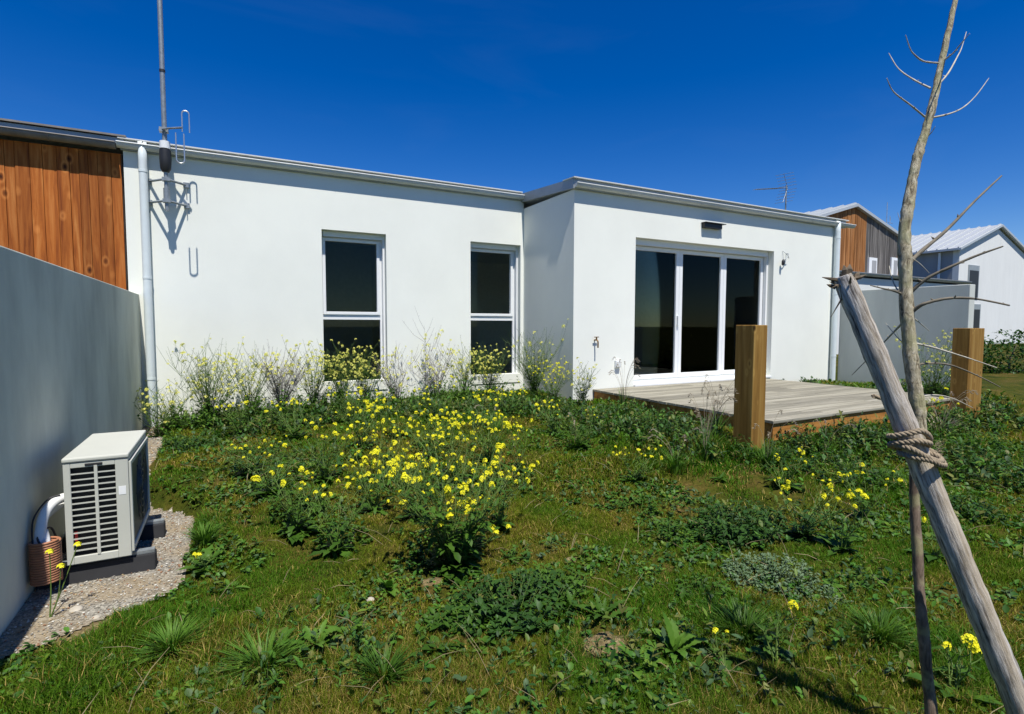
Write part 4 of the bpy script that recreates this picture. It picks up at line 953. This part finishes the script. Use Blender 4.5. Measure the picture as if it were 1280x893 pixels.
mustard(1000,672,.42,9,20,.36,'yellow mustard plant in front of the deck, left of the leaning stake',135,False,1.0,leafm='leaf_dark')
mustard(1052,690,.42,5,9,.22,'mustard plant with long stems close to the leaning stake',136,False,.8)
mustard(968,838,.22,3,3,.10,'small mustard plant with bright heads at the bottom, below the silvery weed',137,False,.8,cs=1.1)
mustard(908,852,.18,2,2,.08,'single short mustard stem at the bottom, left of the small one',138,False,.6)
mustard(1190,872,.20,4,4,.12,'small mustard plant in the bottom right corner beside the stake',139,False,1.0,cs=1.2)
mustard(0,0,1.0,26,80,.62,'mustard plant growing by the far grey wall, seen behind the young tree',140,True,1.2,pos=Vector((8.9,3.85,gz(8.9,3.85))),leafm='leaf')
mustard(0,0,.55,8,12,.35,'low mustard plant between the young tree and the right timber post',141,False,1.0,pos=Vector((6.2,2.75,gz(6.2,2.75))))
mustard(255,712,.12,3,2,.12,'tiny mustard plant in the grass right of the gravel',142,False,.6)
mustard(590,690,.20,5,6,.2,'short mustard shoot growing at the right foot of the biggest plant',143,False,1.0,leafm='leaf_dark')
mustard(420,690,0.50,10,20,0.26,'mustard plant low on the left side of the biggest one',150,False,1.2,leafm='leaf',cs=0.90)
mustard(625,660,0.46,10,22,0.28,'mustard plant at the right shoulder of the biggest one',151,False,1.0,leafm='leaf',cs=0.90)
mustard(485,600,0.50,13,34,0.34,'tall yellow mustard plant in line with the right edge of the first window, mid lawn',152,False,0.9,leafm='leaf',cs=0.90)
mustard(575,610,0.55,13,34,0.34,'tall yellow mustard plant in the thick of the flowers, straight behind the biggest one',153,False,0.9,leafm='leaf',cs=0.90)
mustard(340,620,0.36,8,8,0.26,'mustard plant on the left of the lawn, behind the leafy one',154,False,1.6,leafm='leaf',cs=0.90)
mustard(440,530,0.42,10,19,0.34,'mustard plant just before the wall plants under the first window',155,False,0.9,leafm='leaf',cs=1.00)
mustard(550,525,0.42,10,19,0.34,'mustard plant just before the wall plants midway between the windows',156,False,0.9,leafm='leaf',cs=1.00)
mustard(640,520,0.40,10,16,0.30,'mustard plant just before the wall plants right of the second window',157,False,0.9,leafm='leaf',cs=1.00)
mustard(300,545,0.40,10,13,0.34,'mustard plant in front of the widest wall bush',158,False,1.2,leafm='leaf',cs=1.00)
mustard(730,560,0.34,7,8,0.26,'small mustard plant between the flowering patch and the deck corner',159,False,1.0,leafm='leaf',cs=0.90)
mustard(980,610,0.30,7,12,0.22,'mustard plant close to the foot of the deck post',160,False,1.0,leafm='leaf',cs=0.95)
mustard(1080,650,0.34,6,9,0.20,'mustard plant left of the rope knot, nearest to the stake',161,False,1.0,leafm='leaf',cs=0.95)
mustard(1170,700,0.30,4,4,0.14,'thin mustard plant seen between the tree trunk and the stake',162,False,0.8,leafm='leaf',cs=0.90)
# two flower stalks before the unit
fl = empty('mustard_plant', gp(62,775), 'two bare mustard stalks with yellow heads in front of the outdoor unit', 'flowering plant', 'yellow flowering mustard plants')
b0 = fl.location; d1 = dep(76,708,(b0.dot(FW))-.0); d2 = dep(97,681,(b0.dot(FW))+.05); d3 = dep(62,690,b0.dot(FW))
sm = MB()
for q, bb in ((d1,.5),(d2,-.2),(d3,.2)):
    e = q-b0; sm.tube(smooth_path([(0,0,0), e*.5+Vector((.02*bb,0,-.02)), e],5), [.003]*6+[.0022]*5, 5, False)
    o = bpy.data.objects.new('flower_cluster', CL[2]); col.objects.link(o); o.parent = fl; o.location = e; o.scale = (.95,.95,1.1)
sm.build('stems', M['stem'], fl)
# -- leafy weeds without flowers
rosette(395,812,16,.19,.30,'large notched rosette of bright leaves at the bottom left of the lawn',201,'leaf_bright',lobed=.4)
rosette(350,818,11,.15,.28,'smaller notched rosette touching the left side of the largest one',202,'leaf',lobed=.4)
rosette(436,800,11,.14,.32,'low rosette of green leaves just right of the largest one',203,'leaf_bright',lobed=.3)
rosette(487,742,9,.13,.34,'bright upright rosette below the biggest mustard plant',204,'leaf_bright',(25,70),.3)
rosette(755,776,15,.17,.24,'fern like rosette right of the dark spreading weed',205,'leaf',(15,65),.55)
rosette(548,815,13,.10,.55,'rosette of rounded leaves at the bottom left of the dark spreading weed',206,'leaf',(5,35),0)
rosette(842,822,16,.20,.30,'tall bright rosette at the bottom, right of the bare soil spot',207,'leaf_bright',(20,75),.3)
rosette(800,838,14,.16,.34,'bright rosette at the bottom edge, left of the tall one',208,'leaf_bright',(10,55),.35)
rosette(290,738,9,.11,.30,'small rosette in the left lawn near the gravel',209,'leaf_bright',(5,40),.3)
rosette(560,720,12,.12,.55,'broad dark leaves spread at the foot of the biggest mustard plant',210,'leaf',(5,30),.1)
rosette(712,766,9,.13,.24,'narrow leaved rosette between the fern like one and the dark spreading weed',211,'leaf',(20,70),.5)
rosette(1040,742,9,.11,.4,'bright green leafy weed right of the silvery patch',212,'leaf_bright',(10,60),.2)
rosette(195,548,7,.10,.4,'lone bright weed at the edge of the gravel strip',213,'leaf_bright',(10,60),.2,pos=gp(215,588))
rosette(640,795,12,.10,.5,'rounded leafy weed in front of the dark spreading weed',214,'leaf',(5,45),.0)
rosette(900,600,9,.10,.35,'small rosette on the dry patch in front of the deck',215,'leaf',(10,60),.3)
patch(640,765,.32,190,'widest dark green spreading weed, at the bottom centre of the lawn',220,'leaf_dark',.13,.046,ry=.24)
patch(575,790,.18,80,'small dark clump joined to the left of the widest spreading weed',221,'leaf',.08,.045)
patch(690,738,.18,80,'greyish leafy clump at the right of the widest spreading weed',222,'leaf',.10,.045,lobed=.5)
patch(962,722,.25,230,'silvery grey green mat of small leaves in the right of the lawn',223,'leaf_silver',.09,.026,ry=.20,lobed=.5,nl=9)
patch(1020,752,.13,50,'small silvery offshoot at the right of the silvery mat',224,'leaf_silver',.07,.024,lobed=.5,nl=9)
patch(920,665,.36,210,'dark bushy weed behind the silvery mat',225,'leaf_dark',.16,.048,ry=.25)
patch(835,672,.16,44,'low green clump left of the dark bushy weed',226,'leaf',.10,.04)
patch(800,640,.16,40,'small green clump in the open lawn left of the dark bushy weed',227,'leaf',.11,.04)
patch(880,745,.14,36,'grey green clump left of the silvery mat',228,'leaf',.08,.04)
patch(820,540,.36,90,'leafy dark weeds growing under the left edge of the deck',229,'leaf_dark',.24,.055)
patch(905,548,.28,70,'leafy weeds heaped around the deck post',230,'leaf_dark',.22,.05,pos=Vector((4.15,3.0,gz(4.15,3.0))))
patch(1040,545,.40,110,'dense green weeds along the front of the deck',231,'leaf',.17,.055,pos=Vector((5.7,3.0,gz(5.7,3.0))),ry=.2)
patch(1180,560,.40,80,'green weeds to the right of the young tree',232,'leaf',.22,.055,pos=Vector((6.9,2.6,gz(6.9,2.6))))
patch(372,640,.18,60,'dark leafy clump at the left of the flowering patch',233,'leaf',.16,.05)
patch(240,560,.26,60,'dark low clump below the widest wall bush',234,'leaf_dark',.16,.05)
patch(330,570,.30,60,'low green clump in front of the purplish wall plant',235,'leaf',.14,.045)
patch(640,700,.0001+.10,14,'tiny low clump right of the biggest mustard plant',236,'leaf',.06,.035)
patch(650,505,.34,80,'green clump under the dark corner bush',237,'leaf',.22,.05)
patch(700,520,.3,70,'green clump between the corner bush and the deck',238,'leaf',.20,.05)
patch(290,700,.2,50,'low clover like patch in the left lawn',239,'leaf_bright',.05,.022,wr=.8,lobed=0)
patch(430,680,.16,36,'low clover like patch left of the biggest mustard plant',240,'leaf',.06,.024,wr=.8,lobed=0)
patch(0,0,.05,5,'sprig of upright leaves on the back of the deck against the wall',241,'leaf_dark',.26,.08,pos=Vector((8.72,6.12,-.95)),nl=6)
patch(0,0,.22,24,'low leafy weeds at the wall behind the deck, beside the right downpipe',242,'leaf_dark',.14,.07,pos=Vector((9.5,6.1,-.98)),ry=.06)
patch(1090,600,.22,50,'green weeds between the deck and the leaning stake',243,'leaf',.14,.04)
patch(1200,640,.25,50,'dark weeds at the right edge behind the stake',244,'leaf_dark',.14,.045)
# -- tall grass
for k, (px_, w_, h_, lab) in enumerate(((235,.22,.22,'leafy growth at the foot of the widest wall bush, by the downpipe'),(290,.26,.30,'leafy growth at the wall base right of the widest bush'),(345,.26,.30,'leafy growth at the wall base under the purplish stems'),(400,.26,.26,'leafy growth under the left edge of the first window'),(450,.26,.24,'leafy growth under the sill of the first window'),(505,.28,.26,'leafy growth at the wall base right of the first window'),(555,.28,.30,'leafy growth at the wall base midway between the windows'),(610,.26,.26,'leafy growth under the sill of the second window'))):
    patch(0,0,w_*1.25,90,lab,400+k,'leaf' if k % 2 else 'leaf_bright',h_*1.25,.06,pos=wallpos(px_,7.15),ry=.32,group='leafy weeds along the foot of the wall')
tuft(255,680,240,.16,.12,'bright tall grass clump beside the gravel, right of the outdoor unit',301)
tuft(880,530,60,.40,.22,'seeding tall grass left of the deck post',302,16,pos=Vector((3.75,3.35,gz(3.75,3.35))),mat='leaf_bright')
tuft(0,0,50,.40,.20,'seeding tall grass leaning over the deck edge behind the post',303,10,pos=Vector((4.35,3.75,gz(4.35,3.75))))
tuft(0,0,60,.30,.2,'tall grass rising around the base of the deck post',304,5,pos=Vector((4.05,2.95,gz(4.05,2.95))))
tuft(0,0,60,.32,.25,'tuft of wild oats at the right edge in front of the right post',305,14,pos=Vector((6.9,2.9,gz(6.9,2.9))),mat='stem_dry')
tuft(845,590,80,.26,.2,'tall grass tuft in the lawn left of the deck post',306,4)
tuft(0,0,30,.42,.16,'dry seed stalks standing at the left end of the deck',307,12,pos=Vector((4.45,5.3,gz(4.45,5.3))),mat='stem')
tuft(720,560,90,.24,.2,'tall grass tuft between the flowering patch and the deck',308,2)
tuft(215,815,260,.14,.16,'dark tall grass at the edge of the bare soil in the bottom left',309)
tuft(330,838,260,.15,.18,'tall grass at the bottom edge left of the notched rosettes',310)
tuft(620,540,80,.26,.2,'tall grass tuft below the second window',311,2)
tuft(975,560,70,.2,.2,'tall grass tuft in front of the deck fascia',312,3,pos=Vector((5.05,3.05,gz(5.05,3.05))))

tuft(1100,800,220,.14,.18,'lush low grass at the bottom right, left of the trunk base',313,0,mat='leaf')
tuft(930,795,240,.15,.18,'lush dark grass below the silvery mat',314,0,mat='leaf')
tuft(480,850,200,.13,.16,'grass clump at the bottom edge right of the notched rosettes',315,0,mat='leaf')
# -- small broad leaves everywhere in the lawn: one mass
def cover():
    rng = random.Random(5); mb = MB(); cols = []
    pal = [(.040,.115,.012),(.060,.15,.016),(.028,.080,.014),(.095,.155,.015),(.065,.115,.035)]
    r2 = np.random.default_rng(99); n = 30000; th = r2.uniform(rad(YAW-58), rad(YAW+52), n); d = np.sqrt(r2.uniform(1.2**2, 8.4**2, n)) ; d = np.where(r2.random(n) < .5, r2.uniform(1.2,4.5,n), d)
    x = d*np.sin(th); y = d*np.cos(th); k = ~occupied(x, y); x, y, d = x[k], y[k], d[k]; cl = fbm(x, y, 2.6, 21); near = np.clip((d-3.5)/3, 0, 1)
    k = r2.random(len(x)) < np.clip((cl-.44)*6+near*.35, 0, 1); x, y, d = x[k], y[k], d[k]; z = ground_z(x, y)
    for i in range(len(x)):
        c = pal[rng.randrange(5)]; f = rng.uniform(.7,1.3); c = (c[0]*f,c[1]*f,c[2]*f,1)
        for j in range(rng.randint(2,4)):
            L = rng.uniform(.010,.034)*(1+.22*max(0,d[i]-2.5)); leaf(mb, (x[i]+rng.uniform(-.01,.01),y[i]+rng.uniform(-.01,.01),z[i]+rng.uniform(.003,.03)), rdir(0,60,rng), (0,0,1), L, L*rng.uniform(.4,.8), 3, rng.uniform(0,.8), 0, .3, 0, cols, c)
    o = mb.build('ground_cover', M['cover']); a = o.data.attributes.new('tint','FLOAT_COLOR','POINT'); a.data.foreach_set('color', np.array(cols,np.float32).ravel())
    tag(o, 'small broad leaved ground cover scattered through the lawn', 'ground cover', kind='stuff')
cover()
# -- tangle of taller weeds in the rough corners: nobody could count the shoots
def tangle():
    rng = random.Random(17); r2 = np.random.default_rng(123); mb = MB(); cols = []
    Z = [(245,530,.5,.8,.16),(330,535,.6,.9,.17),(430,520,.6,1,.17),(530,515,.6,1,.18),(620,512,.6,1,.18),(690,520,.5,1,.20),(740,535,.5,1,.20),(800,545,.5,1,.22),(860,560,.45,1,.22),
         (330,600,.3,.7,.12),(400,580,.4,.6,.13),(520,610,.45,.8,.15),(610,600,.4,.6,.13),(920,660,.35,1,.16),(1000,650,.3,.7,.14),(870,640,.3,.6,.12),(1060,600,.35,.8,.15),(640,770,.30,.7,.09),(960,730,.25,.5,.08),
         (1100,560,.4,1,.18),(1180,580,.5,1,.20),(1250,600,.6,1,.2),(820,660,.25,.5,.10),(300,700,.2,.5,.07),(1030,740,.25,.5,.10),(430,800,.25,.5,.07),(840,820,.2,.5,.08),(1190,640,.3,.6,.14),(380,800,.30,.9,.10),(450,815,.25,.8,.09),(780,830,.30,.9,.12),(860,800,.25,.7,.10),(740,770,.2,.8,.09),(560,850,.35,.7,.09),(250,760,.2,.6,.07),(990,800,.3,.6,.10),(1090,730,.3,.6,.10),(1100,840,.3,.7,.11),(690,690,.2,.5,.07),(900,870,.4,.8,.12),(350,870,.4,.7,.10),(700,880,.4,.7,.10)]
    zs = [(gp(a,b), c, d, e) for a,b,c,d,e in Z]
    zs += [(Vector((x,3.05,0)),.35,1,.20) for x in (4.9,5.5,6.1,6.7,7.3,7.9,8.5)]+[(Vector((x,3.16,0)),.16,3.0,.25) for x in (4.9,5.3,5.6,7.4,7.8)]+[(Vector((9.0,3.6,0)),.6,1,.28),(Vector((9.6,4.4,0)),.7,.7,.18),(Vector((9.2,5.4,0)),.6,.4,.12),(Vector((4.2,4.2,0)),.4,1,.18),(Vector((4.3,5.1,0)),.4,1,.16)]
    pal = [(.040,.115,.014),(.065,.155,.018),(.028,.080,.016),(.10,.16,.02),(.055,.10,.04),(.12,.13,.03)]
    for c, R, den, h in zs:
        d = math.hypot(c.x, c.y); n = int(150*den*(R/.4)**2*(1 if d > 3 else .8)); fat = 1+.16*max(0, d-2.5)
        for k in range(n):
            a = rng.uniform(0,6.283); q = R*rng.random()**.6; x = c.x+q*math.cos(a); y = c.y+q*math.sin(a)
            if bool(occupied(np.array([x]), np.array([y]))[0]): continue
            z = gz(x, y); hh = h*rng.uniform(.35,1.25)*(1.15-.5*q/R); base = Vector((x,y,z-.01)); top = base+Vector((rng.uniform(-.4,.4)*hh, rng.uniform(-.4,.4)*hh, hh))
            p = pal[rng.randrange(6)]; f = rng.uniform(.7,1.3); cc = (p[0]*f,p[1]*f,p[2]*f,1); kind = rng.random()
            n0 = len(mb.v); mb.tube([base, base.lerp(top,.5)+Vector((0,0,hh*.06)), top], [.0014*fat,.0012*fat,.0005], 3, False); cols.extend([(.09,.13,.04,1)]*(len(mb.v)-n0))
            for j in range(4 if kind < .7 else 7):
                t = rng.random()**.8; L = rng.uniform(.018,.05)*fat*(1 if kind < .7 else .8)
                leaf(mb, base.lerp(top,t), rdir(0,70,rng), (0,0,1), L, L*(rng.uniform(.3,.6) if kind < .7 else .22), 3, rng.uniform(0,.8), 0, .3, 0, cols, cc)
    for k in range(420):                                # dead stalks lying among the green
        a = rng.uniform(YAW-50, YAW+45); d = rng.uniform(1.5, 6.5); x = d*math.sin(rad(a)); y = d*math.cos(rad(a))
        if bool(occupied(np.array([x]), np.array([y]))[0]): continue
        b = Vector((x,y,gz(x,y)+.004)); L = rng.uniform(.06,.22); e = b+rdir(3,50,rng)*L; w = rng.uniform(.0009,.0017)*(1+.12*d); g = rng.uniform(.6,1.2)
        n0 = len(mb.v); mb.tube([b, b.lerp(e,.5)+Vector((0,0,L*.08)), e], [w,w,w*.4], 3, False); cols.extend([(.34*g,.28*g,.15*g,1)]*(len(mb.v)-n0))
    o = mb.build('tangled_weeds', M['cover']); a = o.data.attributes.new('tint','FLOAT_COLOR','POINT'); a.data.foreach_set('color', np.array(cols,np.float32).ravel())
    tag(o, 'tangle of knee high green weeds filling the rough parts of the garden', 'weeds', kind='stuff'); print('tangle', len(mb.v))
tangle()
# clipped hedge beyond the right-hand post
def hedge():
    rng = random.Random(3); mb = MB(); st = MB()
    for k in range(9000):
        x = rng.uniform(0,11); y = rng.uniform(0,1); z = rng.random(); z = .1+z*(.95+.12*math.sin(x*2.3)+.08*math.sin(x*5.1)); L = rng.uniform(.06,.12)
        leaf(mb, (x,y,z), rdir(-30,80,rng), (0,0,1), L, L*.6, 2, .3, 0, .3, 0)
    for k in range(14): st.tube([(.4+k*.78,.5,-.1),(.4+k*.78+rng.uniform(-.1,.1),.5,.4),(.4+k*.78+rng.uniform(-.2,.2),.5,.8)],[.03,.02,.01],6)
    root = empty('hedge', Vector((14.0,6.4,-1.25)), 'low dark green hedge beyond the right post at the far right edge', 'hedge'); root.rotation_euler.z = -.45
    mb.build('foliage', M['leaf_dark'], root); st.build('stems', M['twig'], root)
hedge()
# a few stones lying in the grass
for k, (px, py, s) in enumerate(((463,752,.022),(95,765,.03),(120,775,.022))):
    b = gp(px, py); mb = MB(); rng = random.Random(k)
    rings = []
    P = []; R = []
    for i in range(6): t = i/5; P.append((b.x, b.y, b.z+s*.9*t)); R.append(s*math.sin(math.pi*(.12+.80*t))*rng.uniform(.85,1.1))
    mb.tube(P, R, 9)
    thing(mb, 'stone', M['stone'], ('pale stone lying in the grass below the biggest mustard plant','largest pale stone on the bare soil in front of the outdoor unit','smaller pale stone on the bare soil beside the larger one')[k], 'stone')
